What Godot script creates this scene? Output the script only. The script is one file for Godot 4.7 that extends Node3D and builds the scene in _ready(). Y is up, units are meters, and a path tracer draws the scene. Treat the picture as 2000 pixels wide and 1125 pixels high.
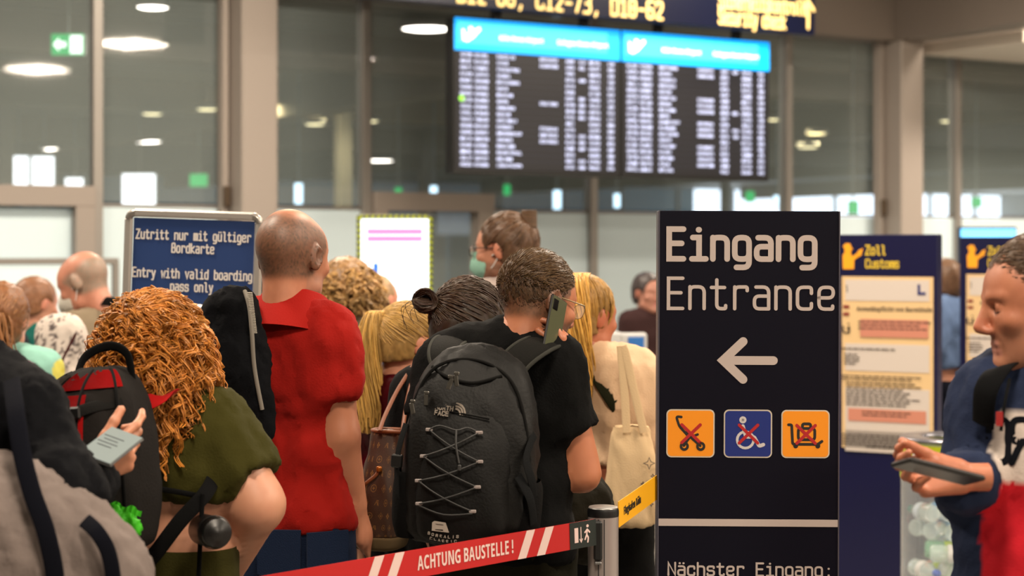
extends Node3D
# ---------------------------------------------------------------- helpers
const F := 3500.0          # focal length in pixels of the 2000 px wide frame
const EYE := 1.65          # height of the lens above the floor
const HOR := 488.0         # row of the horizon in the photograph
var U := Vector3(0.845, 0, -0.535)     # the direction the glass wall runs in
var N := Vector3(0.535, 0, 0.845)      # the way the glass wall faces
var W0 := Vector3(-2.12, 0, -14.0)     # foot of the first steel column
var rng := RandomNumberGenerator.new()
var noise := FastNoiseLite.new()
var fabric_tex: NoiseTexture2D
var used := {}

# a point in the place: where the line of sight through (px, py) is d metres away from the lens plane
func at(px: float, py: float, d: float) -> Vector3:
	return Vector3((px - 1000.0) * d / F, EYE - (py - HOR) * d / F, -d)

func wall_at(t: float, y: float, off: float) -> Vector3:
	return W0 + U * t + N * off + Vector3(0, y, 0)

func ss(a: float, b: float, x: float) -> float:
	var t := clampf((x - a) / (b - a), 0.0, 1.0)
	return t * t * (3.0 - 2.0 * t)

class MB:
	var v := PackedVector3Array()
	var n := PackedVector3Array()
	var c := PackedColorArray()
	var t := PackedVector2Array()
	var i := PackedInt32Array()
	func p(pos: Vector3, nor: Vector3, col := Color.WHITE, uv := Vector2.ZERO) -> int:
		v.append(pos); n.append(nor); c.append(col); t.append(uv)
		return v.size() - 1
	func tri(a: int, b: int, d: int) -> void:
		if (v[d] - v[a]).cross(v[b] - v[a]).dot(n[a] + n[b] + n[d]) < 0.0:
			i.append(a); i.append(d); i.append(b)
		else:
			i.append(a); i.append(b); i.append(d)
	func quad(a: Vector3, b: Vector3, d: Vector3, e: Vector3, out: Vector3, col := Color.WHITE) -> void:
		var nn := (d - a).cross(b - a).normalized()
		if nn.dot(out) < 0.0: nn = -nn
		var k := p(a, nn, col, Vector2(0, 1)); p(b, nn, col, Vector2(1, 1)); p(d, nn, col, Vector2(1, 0)); p(e, nn, col, Vector2(0, 0))
		tri(k, k + 1, k + 2); tri(k, k + 2, k + 3)
	# box with chamfered edges; bs = axes
	func box(ctr: Vector3, size: Vector3, bev := 0.0, bs := Basis(), col := Color.WHITE) -> void:
		var h := size * 0.5
		var ch: float = minf(bev, minf(h.x, minf(h.y, h.z)) * 0.9)
		for ax in 3:
			var a1 := (ax + 1) % 3
			var a2 := (ax + 2) % 3
			for s in [-1.0, 1.0]:
				var q: Array[Vector3] = []
				for k in [[-1, -1], [1, -1], [1, 1], [-1, 1]]:
					var w := Vector3.ZERO
					w[ax] = s * h[ax]; w[a1] = k[0] * (h[a1] - ch); w[a2] = k[1] * (h[a2] - ch)
					q.append(ctr + bs * w)
				var o := Vector3.ZERO; o[ax] = s
				quad(q[0], q[1], q[2], q[3], bs * o, col)
		if ch <= 0.0: return
		for ax in 3:
			var a1 := (ax + 1) % 3
			var a2 := (ax + 2) % 3
			for s1 in [-1.0, 1.0]:
				for s2 in [-1.0, 1.0]:
					var q: Array[Vector3] = []
					for e in [-1.0, 1.0]:
						var w := Vector3.ZERO
						w[ax] = e * (h[ax] - ch); w[a1] = s1 * h[a1]; w[a2] = s2 * (h[a2] - ch); q.append(ctr + bs * w)
						w[a1] = s1 * (h[a1] - ch); w[a2] = s2 * h[a2]; q.append(ctr + bs * w)
					var o := Vector3.ZERO; o[a1] = s1; o[a2] = s2
					quad(q[0], q[1], q[3], q[2], bs * o, col)
		for sx in [-1.0, 1.0]:
			for sy in [-1.0, 1.0]:
				for sz in [-1.0, 1.0]:
					var nn := (bs * Vector3(sx, sy, sz)).normalized()
					var k := p(ctr + bs * Vector3(sx * h.x, sy * (h.y - ch), sz * (h.z - ch)), nn, col)
					p(ctr + bs * Vector3(sx * (h.x - ch), sy * h.y, sz * (h.z - ch)), nn, col)
					p(ctr + bs * Vector3(sx * (h.x - ch), sy * (h.y - ch), sz * h.z), nn, col)
					tri(k, k + 1, k + 2)
	# round tube along a path; rad is a number or one per point; flat < 1 makes a strap (thin along "up")
	func tube(path: PackedVector3Array, rad, sides := 6, col := Color.WHITE, caps := true, flat := 1.0, up := Vector3.ZERO) -> void:
		var m := path.size()
		if m < 2: return
		var first := v.size()
		var ref := up
		for k in m:
			var tg := (path[mini(k + 1, m - 1)] - path[maxi(k - 1, 0)]).normalized()
			if ref == Vector3.ZERO:
				ref = Vector3.UP if absf(tg.y) < 0.9 else Vector3.RIGHT
			var b1 := (ref - tg * ref.dot(tg)).normalized()
			if b1 == Vector3.ZERO: b1 = tg.cross(Vector3(0.3, 0.5, 0.8)).normalized()
			var b2 := tg.cross(b1)
			if up == Vector3.ZERO: ref = b1
			var r: float = rad if rad is float else rad[k]
			for s in sides:
				var an := TAU * s / sides
				var off := b1 * cos(an) * flat + b2 * sin(an)
				var nr := (b1 * cos(an) / maxf(flat, 0.05) + b2 * sin(an)).normalized()
				p(path[k] + off * r, nr, col, Vector2(float(s) / sides, float(k) / (m - 1)))
		for k in m - 1:
			for s in sides:
				var a := first + k * sides + s
				var b := first + k * sides + (s + 1) % sides
				tri(a, b, b + sides); tri(a, b + sides, a + sides)
		if caps:
			for e in [0, m - 1]:
				var tg: Vector3 = (path[0] - path[1]).normalized() if e == 0 else (path[m - 1] - path[m - 2]).normalized()
				var k0 := p(path[e], tg, col)
				for s in sides: p(v[first + e * sides + s], tg, col)
				for s in sides: tri(k0, k0 + 1 + s, k0 + 1 + (s + 1) % sides)
	# turned shape about the y axis through ctr: profile of (radius, height)
	func lathe(ctr: Vector3, prof: Array, sides := 24, col := Color.WHITE, bs := Basis()) -> void:
		var first := v.size()
		var m := prof.size()
		for k in m:
			var a: Vector2 = prof[maxi(k - 1, 0)]
			var b: Vector2 = prof[mini(k + 1, m - 1)]
			var d := (b - a).normalized()
			for s in sides + 1:
				var an := TAU * s / sides
				var q: Vector2 = prof[k]
				p(ctr + bs * Vector3(cos(an) * q.x, q.y, sin(an) * q.x), (bs * Vector3(cos(an) * d.y, -d.x, sin(an) * d.y)).normalized(), col, Vector2(float(s) / sides, float(k) / (m - 1)))
		for k in m - 1:
			for s in sides:
				var a := first + k * (sides + 1) + s
				tri(a, a + 1, a + sides + 2); tri(a, a + sides + 2, a + sides + 1)
	# stack of super-ellipse sections [centre, half width, half depth, power]; axes from bs; uv round and up
	func loft(secs: Array, sides := 32, col := Color.WHITE, bs := Basis(), caps := true) -> void:
		var first := v.size()
		var m := secs.size()
		for k in m:
			var e: float = 2.0 / secs[k][3]
			for s in sides + 1:
				var an := TAU * s / sides
				var cx := cos(an)
				var sn := sin(an)
				p(secs[k][0] + bs * Vector3(signf(cx) * pow(absf(cx), e) * secs[k][1], 0, signf(sn) * pow(absf(sn), e) * secs[k][2]), Vector3.UP, col, Vector2(float(s) / sides, float(k) / (m - 1)))
		var w := sides + 1
		for k in m:
			for s in w:
				var l := first + k * w + (s - 1 if s > 0 else sides - 1)
				var r := first + k * w + (s + 1 if s < sides else 1)
				var lo := first + maxi(k - 1, 0) * w + s
				var hi := first + mini(k + 1, m - 1) * w + s
				var nn := (v[r] - v[l]).cross(v[hi] - v[lo]).normalized()
				if nn.dot(v[first + k * w + s] - secs[k][0]) < 0.0: nn = -nn
				n[first + k * w + s] = nn
		for k in m - 1:
			for s in sides:
				var a := first + k * w + s
				tri(a, a + 1, a + w + 1); tri(a, a + w + 1, a + w)
		if caps:
			for e in [0, m - 1]:
				var o: Vector3 = (secs[e][0] - secs[1 if e == 0 else m - 2][0]).normalized()
				var k0 := p(secs[e][0], o, col)
				for s in w: p(v[first + e * w + s], o, col)
				for s in sides: tri(k0, k0 + 1 + s, k0 + 2 + s)
	# flat polygon pushed out along z (in the frame xf)
	func plate(poly: PackedVector2Array, z0: float, z1: float, xf := Transform3D(), col := Color.WHITE) -> void:
		var tris := Geometry2D.triangulate_polygon(poly)
		for zz in [z0, z1]:
			var nn := xf.basis * Vector3(0, 0, 1.0 if zz == z1 else -1.0)
			var k := v.size()
			for q in poly: p(xf * Vector3(q.x, q.y, zz), nn, col, q)
			for j in range(0, tris.size(), 3): tri(k + tris[j], k + tris[j + 1], k + tris[j + 2])
			if z0 == z1: return
		var m := poly.size()
		for j in m:
			var a := poly[j]
			var b := poly[(j + 1) % m]
			var o := Vector2(b.y - a.y, a.x - b.x)
			if Geometry2D.is_polygon_clockwise(poly): o = -o
			quad(xf * Vector3(a.x, a.y, z0), xf * Vector3(b.x, b.y, z0), xf * Vector3(b.x, b.y, z1), xf * Vector3(a.x, a.y, z1), xf.basis * Vector3(o.x, o.y, 0), col)
	func smooth(from := 0) -> void:
		for k in range(from, n.size()): n[k] = Vector3.ZERO
		for k in range(0, i.size(), 3):
			if i[k] < from: continue
			var w := (v[i[k + 2]] - v[i[k]]).cross(v[i[k + 1]] - v[i[k]])
			n[i[k]] += w; n[i[k + 1]] += w; n[i[k + 2]] += w
		for k in range(from, n.size()): n[k] = n[k].normalized()
	func mesh() -> ArrayMesh:
		var a := []
		a.resize(Mesh.ARRAY_MAX)
		a[Mesh.ARRAY_VERTEX] = v; a[Mesh.ARRAY_NORMAL] = n; a[Mesh.ARRAY_COLOR] = c; a[Mesh.ARRAY_TEX_UV] = t; a[Mesh.ARRAY_INDEX] = i
		var m := ArrayMesh.new()
		m.add_surface_from_arrays(Mesh.PRIMITIVE_TRIANGLES, a)
		return m

# a distance field on a grid; bones are joined with a smooth minimum and meshed as surface nets
class Field:
	var o: Vector3
	var c: float
	var nx: int
	var ny: int
	var nz: int
	var f := PackedFloat32Array()
	func _init(lo: Vector3, hi: Vector3, cell: float) -> void:
		o = lo; c = cell
		nx = int(ceil((hi.x - lo.x) / cell)) + 1
		ny = int(ceil((hi.y - lo.y) / cell)) + 1
		nz = int(ceil((hi.z - lo.z) / cell)) + 1
		f.resize(nx * ny * nz)
		f.fill(1.0)
	func copy() -> Field:
		var g := Field.new(o, o, c)
		g.nx = nx; g.ny = ny; g.nz = nz; g.f = f.duplicate()
		return g
	func span(lo: Vector3, hi: Vector3) -> Array:
		var a := ((lo - o) / c).floor()
		var b := ((hi - o) / c).ceil()
		return [maxi(int(a.x), 0), mini(int(b.x), nx - 1), maxi(int(a.y), 0), mini(int(b.y), ny - 1), maxi(int(a.z), 0), mini(int(b.z), nz - 1)]
	# tapered capsule; sz < 1 flattens it front to back
	func capsule(a: Vector3, b: Vector3, ra: float, rb: float, k := 0.03, sz := 1.0, fwd := Vector3(0, 0, 1)) -> void:
		var pad := maxf(ra, rb) + k + 2.0 * c
		var s := span(Vector3(minf(a.x, b.x), minf(a.y, b.y), minf(a.z, b.z)) - Vector3.ONE * pad, Vector3(maxf(a.x, b.x), maxf(a.y, b.y), maxf(a.z, b.z)) + Vector3.ONE * pad)
		var ba := b - a
		var l2 := maxf(ba.length_squared(), 1e-9)
		var squash := 1.0 / sz - 1.0
		for z in range(s[4], s[5] + 1):
			for y in range(s[2], s[3] + 1):
				var at0 := nx * (y + ny * z)
				for x in range(s[0], s[1] + 1):
					var p := o + Vector3(x, y, z) * c - a
					var h := clampf(p.dot(ba) / l2, 0.0, 1.0)
					p -= ba * h
					if squash != 0.0: p += fwd * (p.dot(fwd) * squash)
					var d := p.length() - (ra + (rb - ra) * h)
					var e := f[at0 + x]
					var w := k - absf(d - e)
					f[at0 + x] = minf(d, e) - (w * w / k * 0.25 if w > 0.0 else 0.0)
	func ellipsoid(ctr: Vector3, r: Vector3, k := 0.02, bs := Basis(), carve := false) -> void:
		var pad := maxf(r.x, maxf(r.y, r.z)) + k + 2.0 * c
		var s := span(ctr - Vector3.ONE * pad, ctr + Vector3.ONE * pad)
		var inv := bs.inverse()
		for z in range(s[4], s[5] + 1):
			for y in range(s[2], s[3] + 1):
				var at0 := nx * (y + ny * z)
				for x in range(s[0], s[1] + 1):
					var p := inv * (o + Vector3(x, y, z) * c - ctr)
					var k0 := (p / r).length()
					var d := k0 * (k0 - 1.0) / maxf((p / (r * r)).length(), 1e-6)
					var e := f[at0 + x]
					if carve:
						var w := k - absf(-d - e)
						f[at0 + x] = maxf(-d, e) + (w * w / k * 0.25 if w > 0.0 else 0.0)
					else:
						var w := k - absf(d - e)
						f[at0 + x] = minf(d, e) - (w * w / k * 0.25 if w > 0.0 else 0.0)
	# smooth union with another field on the same grid
	func join(g: Field, k := 0.03) -> void:
		for j in f.size():
			var e := g.f[j]
			if e > .9: continue
			var d := f[j]
			var w := k - absf(d - e)
			f[j] = minf(d, e) - (w * w / k * 0.25 if w > 0.0 else 0.0)
	func blank() -> Field:
		var g := Field.new(o, o, c)
		g.nx = nx; g.ny = ny; g.nz = nz
		g.f.resize(f.size())
		g.f.fill(1.0)
		return g
	func value(p: Vector3) -> float:
		var q := (p - o) / c
		var x := int(floor(q.x)); var y := int(floor(q.y)); var z := int(floor(q.z))
		if x < 0 or y < 0 or z < 0 or x >= nx - 1 or y >= ny - 1 or z >= nz - 1: return 1.0
		var u := q - Vector3(x, y, z)
		var k := x + nx * (y + ny * z)
		var s := nx * ny
		var a := lerpf(lerpf(f[k], f[k + 1], u.x), lerpf(f[k + nx], f[k + nx + 1], u.x), u.y)
		var b := lerpf(lerpf(f[k + s], f[k + s + 1], u.x), lerpf(f[k + s + nx], f[k + s + nx + 1], u.x), u.y)
		return lerpf(a, b, u.z)
	func slope(p: Vector3) -> Vector3:
		return Vector3(value(p + Vector3(c, 0, 0)) - value(p - Vector3(c, 0, 0)), value(p + Vector3(0, c, 0)) - value(p - Vector3(0, c, 0)), value(p + Vector3(0, 0, c)) - value(p - Vector3(0, 0, c))).normalized()
	# keep only what lies behind the plane; within reach of the point when R > 0
	func cut(pt: Vector3, nor: Vector3, R := 0.0) -> void:
		var s := [0, nx - 1, 0, ny - 1, 0, nz - 1]
		if R > 0.0: s = span(pt - Vector3.ONE * R, pt + Vector3.ONE * R)
		for z in range(s[4], s[5] + 1):
			for y in range(s[2], s[3] + 1):
				var at0 := nx * (y + ny * z)
				for x in range(s[0], s[1] + 1):
					var p := o + Vector3(x, y, z) * c - pt
					if R > 0.0 and p.length_squared() > R * R: continue
					var d := p.dot(nor)
					if d > f[at0 + x]: f[at0 + x] = d
	# take away everything round a bone (a sleeve's missing forearm)
	func drop(a: Vector3, b: Vector3, r: float) -> void:
		var s := span(Vector3(minf(a.x, b.x), minf(a.y, b.y), minf(a.z, b.z)) - Vector3.ONE * r, Vector3(maxf(a.x, b.x), maxf(a.y, b.y), maxf(a.z, b.z)) + Vector3.ONE * r)
		var ba := b - a
		var l2 := maxf(ba.length_squared(), 1e-9)
		for z in range(s[4], s[5] + 1):
			for y in range(s[2], s[3] + 1):
				var at0 := nx * (y + ny * z)
				for x in range(s[0], s[1] + 1):
					var p := o + Vector3(x, y, z) * c - a
					var h := p.dot(ba) / l2
					if h < 0.0: continue
					p -= ba * minf(h, 1.0)
					var d := r - p.length()
					if d > f[at0 + x]: f[at0 + x] = d
	func nets(out: MB, xf := Transform3D(), paint = null) -> int:
		var first := out.v.size()
		var id := PackedInt32Array()
		id.resize(f.size())
		id.fill(-1)
		var near := 4.0 * c
		var sy := nx
		var sz := nx * ny
		var painted: bool = paint != null
		for z in nz - 1:
			for y in ny - 1:
				var row := nx * (y + ny * z)
				for x in nx - 1:
					var q := row + x
					var a := f[q]
					if a > near or a < -near: continue
					var b := f[q + 1]
					var d := f[q + sy]
					var e := f[q + sy + 1]
					var g := f[q + sz]
					var h := f[q + sz + 1]
					var j := f[q + sz + sy]
					var k := f[q + sz + sy + 1]
					var low := minf(minf(minf(a, b), minf(d, e)), minf(minf(g, h), minf(j, k)))
					var top := maxf(maxf(maxf(a, b), maxf(d, e)), maxf(maxf(g, h), maxf(j, k)))
					if low >= 0.0 or top < 0.0: continue
					var s := Vector3.ZERO
					var m := 0
					if (a < 0.0) != (b < 0.0): s += Vector3(a / (a - b), 0, 0); m += 1
					if (d < 0.0) != (e < 0.0): s += Vector3(d / (d - e), 1, 0); m += 1
					if (g < 0.0) != (h < 0.0): s += Vector3(g / (g - h), 0, 1); m += 1
					if (j < 0.0) != (k < 0.0): s += Vector3(j / (j - k), 1, 1); m += 1
					if (a < 0.0) != (d < 0.0): s += Vector3(0, a / (a - d), 0); m += 1
					if (b < 0.0) != (e < 0.0): s += Vector3(1, b / (b - e), 0); m += 1
					if (g < 0.0) != (j < 0.0): s += Vector3(0, g / (g - j), 1); m += 1
					if (h < 0.0) != (k < 0.0): s += Vector3(1, h / (h - k), 1); m += 1
					if (a < 0.0) != (g < 0.0): s += Vector3(0, 0, a / (a - g)); m += 1
					if (b < 0.0) != (h < 0.0): s += Vector3(1, 0, b / (b - h)); m += 1
					if (d < 0.0) != (j < 0.0): s += Vector3(0, 1, d / (d - j)); m += 1
					if (e < 0.0) != (k < 0.0): s += Vector3(1, 1, e / (e - k)); m += 1
					var pos := o + (Vector3(x, y, z) + s / m) * c
					var nor := Vector3(b + e + h + k - a - d - g - j, d + e + j + k - a - b - g - h, g + h + j + k - a - b - d - e).normalized()
					id[q] = out.v.size()
					out.p(xf * pos, xf.basis * nor, paint.call(pos, nor) if painted else Color.WHITE, Vector2(pos.x, pos.y))
		for z in range(1, nz - 1):
			for y in range(1, ny - 1):
				var row := nx * (y + ny * z)
				for x in range(1, nx - 1):
					var q := row + x
					if id[q] < 0: continue
					var a := f[q] < 0.0
					if a != (f[q + 1] < 0.0): face(out, id[q], id[q - sy], id[q - sy - sz], id[q - sz])
					if a != (f[q + sy] < 0.0): face(out, id[q], id[q - 1], id[q - 1 - sz], id[q - sz])
					if a != (f[q + sz] < 0.0): face(out, id[q], id[q - 1], id[q - 1 - sy], id[q - sy])
		return first
	func face(out: MB, a: int, b: int, d: int, e: int) -> void:
		if a < 0 or b < 0 or d < 0 or e < 0: return
		out.tri(a, b, d); out.tri(a, d, e)

# ---------------------------------------------------------------- materials and nodes
func mat(col: Color, rough := 0.6, metal := 0.0, vc := false) -> StandardMaterial3D:
	var m := StandardMaterial3D.new()
	m.albedo_color = col; m.roughness = rough; m.metallic = metal
	m.vertex_color_use_as_albedo = vc
	return m

func cloth(col: Color, scale := 90.0, depth := 0.06, vc := false, rough := 0.9) -> StandardMaterial3D:
	var m := mat(col, rough, 0.0, vc)
	if depth >= .05:
		m.heightmap_enabled = true; m.heightmap_texture = fabric_tex; m.heightmap_scale = depth
		m.uv1_triplanar = true; m.uv1_scale = Vector3.ONE * scale * 0.1
	m.metallic_specular = .25
	if not vc and col.get_luminance() > .12:
		m.rim_enabled = true; m.rim = 0.12; m.rim_tint = 0.6
	return m

func glow(col: Color, energy: float) -> StandardMaterial3D:
	var m := mat(col, 0.5)
	m.emission_enabled = true; m.emission = col; m.emission_energy_multiplier = energy
	return m

func pane_mat(col: Color, alpha: float, rough := 0.03) -> StandardMaterial3D:
	var m := mat(Color(col.r, col.g, col.b, alpha), rough)
	m.transparency = BaseMaterial3D.TRANSPARENCY_ALPHA
	return m

func numbered(called: String) -> String:
	used[called] = used.get(called, 0) + 1
	return called if used[called] == 1 else "%s_%03d" % [called, used[called] - 1]

func put(mb, called: String, m: Material, parent: Node = null) -> MeshInstance3D:
	var o := MeshInstance3D.new()
	o.mesh = mb.mesh() if mb is MB else mb
	o.material_override = m
	if parent == null or parent == self:
		o.name = numbered(called); add_child(o, true)
	else:
		o.name = called; parent.add_child(o, true)
	return o

func tag(o: Node, label: String, category: String, group := "") -> Node:
	o.set_meta("label", label); o.set_meta("category", category)
	if group: o.set_meta("group", group)
	return o

func thing(called: String, label: String, category: String, where: Transform3D, group := "") -> Node3D:
	var o := Node3D.new()
	o.name = numbered(called); add_child(o, true); o.transform = where
	tag(o, label, category, group)
	return o

func structure(mb, called: String, m: Material) -> MeshInstance3D:
	var o := put(mb, called, m)
	o.set_meta("kind", "structure")
	return o

func boxes(list: Array, bev := 0.0, bs := Basis()) -> MB:
	var b := MB.new()
	for e in list: b.box(e[0], e[1], bev, bs)
	return b

func rounded(w: float, h: float, r: float, steps := 6) -> PackedVector2Array:
	var q := PackedVector2Array()
	for k in [[1, 1, 0.0], [-1, 1, 0.25], [-1, -1, 0.5], [1, -1, 0.75]]:
		for s in steps + 1:
			var an: float = TAU * (k[2] + 0.25 * s / steps)
			q.append(Vector2(k[0] * (w * 0.5 - r) + cos(an) * r, k[1] * (h * 0.5 - r) + sin(an) * r))
	return q

func frame_at(pos: Vector3, bs := Basis()) -> Transform3D:
	return Transform3D(bs, pos)

func curve(pts: Array, steps := 8) -> PackedVector3Array:
	var q := PackedVector3Array()
	for k in pts.size() - 1:
		var a: Vector3 = pts[maxi(k - 1, 0)]
		var b: Vector3 = pts[k]
		var d: Vector3 = pts[k + 1]
		var e: Vector3 = pts[mini(k + 2, pts.size() - 1)]
		for s in steps: q.append(b.cubic_interpolate(d, a, e, float(s) / steps))
	q.append(pts[-1])
	return q

# ---------------------------------------------------------------- lettering: a narrow rounded stroke face, cap height 1
func rnd(pts: Array, r: float, closed := false) -> PackedVector2Array:
	var q := PackedVector2Array()
	var m := pts.size()
	for k in m:
		var b := Vector2(pts[k][0], pts[k][1])
		if not closed and (k == 0 or k == m - 1):
			q.append(b); continue
		var a := Vector2(pts[(k - 1 + m) % m][0], pts[(k - 1 + m) % m][1])
		var d := Vector2(pts[(k + 1) % m][0], pts[(k + 1) % m][1])
		var rr: float = minf(r, minf(a.distance_to(b), b.distance_to(d)) * 0.5)
		var s := b + (a - b).normalized() * rr
		var e := b + (d - b).normalized() * rr
		for j in 6:
			var w := j / 5.0
			q.append(s.lerp(b, w).lerp(b.lerp(e, w), w))
	if closed: q.append(q[0])
	return q

func glyph(ch: String) -> Array:
	var X := 0.72
	var r := 0.2
	match ch:
		"E": return [rnd([[.48, 1], [0, 1], [0, 0], [.48, 0]], 0), rnd([[0, .52], [.42, .52]], 0)]
		"N": return [rnd([[0, 0], [0, 1], [.5, 0], [.5, 1]], 0)]
		"Z": return [rnd([[0, 1], [.5, 1], [0, 0], [.5, 0]], 0)]
		"B": return [rnd([[0, 0], [0, 1], [.46, 1], [.46, .53], [0, .53]], .16), rnd([[0, .53], [.5, .53], [.5, 0], [0, 0], [0, .3]], .16)]
		"C": return [rnd([[.5, .78], [.5, 1], [0, 1], [0, 0], [.5, 0], [.5, .22]], r)]
		"S": return [rnd([[.5, .8], [.5, 1], [0, 1], [0, .52], [.5, .52], [.5, 0], [0, 0], [0, .2]], .2)]
		"D": return [rnd([[0, 0], [0, 1], [.5, 1], [.5, 0], [0, 0], [0, .4]], .2)]
		"O": return [rnd([[0, 0], [0, 1], [.5, 1], [.5, 0]], .22, true)]
		"R": return [rnd([[0, 0], [0, 1], [.5, 1], [.5, .47], [0, .47]], .18), rnd([[.24, .47], [.5, 0]], 0)]
		"I": return [rnd([[.25, 0], [.25, 1]], 0)]
		"a": return [rnd([[.05, X], [.48, X], [.48, 0]], r), rnd([[.48, .42], [0, .42], [0, 0], [.48, 0]], .17)]
		"b": return [rnd([[0, 1], [0, 0]], 0), rnd([[0, 0], [0, X], [.48, X], [.48, 0]], r, true)]
		"c": return [rnd([[.47, .52], [.47, X], [0, X], [0, 0], [.47, 0], [.47, .18]], r)]
		"d": return [rnd([[.48, 1], [.48, 0]], 0), rnd([[0, 0], [0, X], [.48, X], [.48, 0]], r, true)]
		"e": return [rnd([[0, .37], [.48, .37], [.48, X], [0, X], [0, 0], [.46, 0], [.46, .1]], r)]
		"f": return [rnd([[.48, 1], [.18, 1], [.18, 0]], .15), rnd([[0, .66], [.42, .66]], 0)]
		"g": return [rnd([[0, 0], [0, X], [.48, X], [.48, 0]], r, true), rnd([[.48, .5], [.48, -.28], [.06, -.28]], r)]
		"h": return [rnd([[0, 0], [0, 1]], 0), rnd([[0, .4], [0, X], [.48, X], [.48, 0]], r)]
		"i": return [rnd([[.06, X], [.27, X], [.27, 0]], 0), rnd([[.03, 0], [.5, 0]], 0), rnd([[.25, .98], [.27, .98]], 0)]
		"k": return [rnd([[0, 0], [0, 1]], 0), rnd([[.46, X], [.02, .36], [.5, 0]], 0)]
		"l": return [rnd([[.04, 1], [.24, 1], [.24, 0], [.46, 0]], .14)]
		"m": return [rnd([[0, 0], [0, X]], 0), rnd([[0, .5], [0, X], [.27, X], [.27, 0]], .12), rnd([[.27, .5], [.27, X], [.54, X], [.54, 0]], .12)]
		"n": return [rnd([[0, 0], [0, X]], 0), rnd([[0, .4], [0, X], [.48, X], [.48, 0]], r)]
		"o": return [rnd([[0, 0], [0, X], [.48, X], [.48, 0]], r, true)]
		"p": return [rnd([[0, X], [0, -.28]], 0), rnd([[0, 0], [0, X], [.48, X], [.48, 0]], r, true)]
		"r": return [rnd([[.06, 0], [.06, X]], 0), rnd([[.06, .4], [.06, X], [.48, X], [.48, .6]], r)]
		"s": return [rnd([[.46, .58], [.46, X], [0, X], [0, .37], [.48, .37], [.48, 0], [0, 0], [0, .14]], .17)]
		"t": return [rnd([[.18, .95], [.18, 0], [.48, 0], [.48, .1]], r), rnd([[0, .7], [.44, .7]], 0)]
		"u": return [rnd([[0, X], [0, 0], [.48, 0], [.48, X]], r), rnd([[.48, .2], [.48, 0]], 0)]
		"v": return [rnd([[0, X], [.25, 0], [.5, X]], 0)]
		"w": return [rnd([[0, X], [.12, 0], [.28, .55], [.43, 0], [.56, X]], 0)]
		"y": return [rnd([[0, X], [.26, .02]], 0), rnd([[.5, X], [.2, -.28], [.02, -.28]], .08)]
		"ä": return glyph("a") + [rnd([[.1, .97], [.12, .97]], 0), rnd([[.38, .97], [.4, .97]], 0)]
		"ü": return glyph("u") + [rnd([[.1, .97], [.12, .97]], 0), rnd([[.38, .97], [.4, .97]], 0)]
		":": return [rnd([[.24, .06], [.26, .06]], 0), rnd([[.24, .6], [.26, .6]], 0)]
		"-": return [rnd([[.05, .45], [.45, .45]], 0)]
		",": return [rnd([[.27, .06], [.18, -.16]], 0)]
		"0": return [rnd([[0, 0], [0, 1], [.48, 1], [.48, 0]], .22, true), rnd([[.24, .45], [.24, .55]], 0)]
		"1": return [rnd([[.05, .8], [.27, 1], [.27, 0]], 0), rnd([[.05, 0], [.48, 0]], 0)]
		"2": return [rnd([[0, .75], [0, 1], [.48, 1], [.48, .6], [0, 0], [.5, 0]], .18)]
		"3": return [rnd([[0, 1], [.48, 1], [.48, .53], [.15, .53]], .18), rnd([[.15, .53], [.5, .53], [.5, 0], [0, 0]], .18)]
		"6": return [rnd([[.45, 1], [0, 1], [0, .3]], .2), rnd([[0, 0], [0, .55], [.48, .55], [.48, 0]], .18, true)]
		"7": return [rnd([[0, 1], [.5, 1], [.15, 0]], 0)]
		"8": return [rnd([[.04, .54], [.04, 1], [.45, 1], [.45, .54]], .16, true), rnd([[0, 0], [0, .54], [.48, .54], [.48, 0]], .16, true)]
	return []

# strokes as flat print: w = stroke width; xf maps the letter plane into the thing
func strokes(mb: MB, paths: Array, w: float, xf: Transform3D, col := Color.WHITE) -> void:
	var nn := xf.basis.z.normalized()
	var lift := 0.0
	for raw in paths:
		var path := PackedVector2Array()
		for q in raw:
			if path.is_empty() or path[-1].distance_to(q) > w * .02: path.append(q)
		var m := path.size()
		var up := nn * lift
		lift += .00012
		if m == 1:
			path.append(path[0] + Vector2(w * .02, 0)); m = 2
		var loop := m > 3 and path[0].distance_to(path[m - 1]) < w * .05
		var first := mb.v.size()
		for k in m:
			var a := path[(k - 1) if k > 0 else (m - 2 if loop else 0)]
			var b := path[(k + 1) if k < m - 1 else (1 if loop else m - 1)]
			var d1 := (path[k] - a).normalized() if path[k] != a else (b - path[k]).normalized()
			var d2 := (b - path[k]).normalized() if path[k] != b else d1
			var o := (d1.orthogonal() + d2.orthogonal()).normalized()
			if o == Vector2.ZERO: o = d1.orthogonal()
			o *= w * .5 / maxf(o.dot(d1.orthogonal()), .45)
			mb.p(xf * Vector3(path[k].x - o.x, path[k].y - o.y, 0) + up, nn, col)
			mb.p(xf * Vector3(path[k].x + o.x, path[k].y + o.y, 0) + up, nn, col)
		for k in m - 1:
			var q := first + k * 2
			mb.tri(q, q + 1, q + 3); mb.tri(q, q + 3, q + 2)
		if loop: continue
		for e in [0, m - 1]:
			var dir := (path[0] - path[1]).normalized() if e == 0 else (path[m - 1] - path[m - 2]).normalized()
			var o := dir.orthogonal()
			var k0 := mb.p(xf * Vector3(path[e].x, path[e].y, 0) + up, nn, col)
			for s in 9:
				var an := PI * s / 8.0
				var q := path[e] + o * cos(an) * w * .5 + dir * sin(an) * w * .5
				mb.p(xf * Vector3(q.x, q.y, 0) + up, nn, col)
			for s in 8: mb.tri(k0, k0 + 1 + s, k0 + 2 + s)

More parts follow.
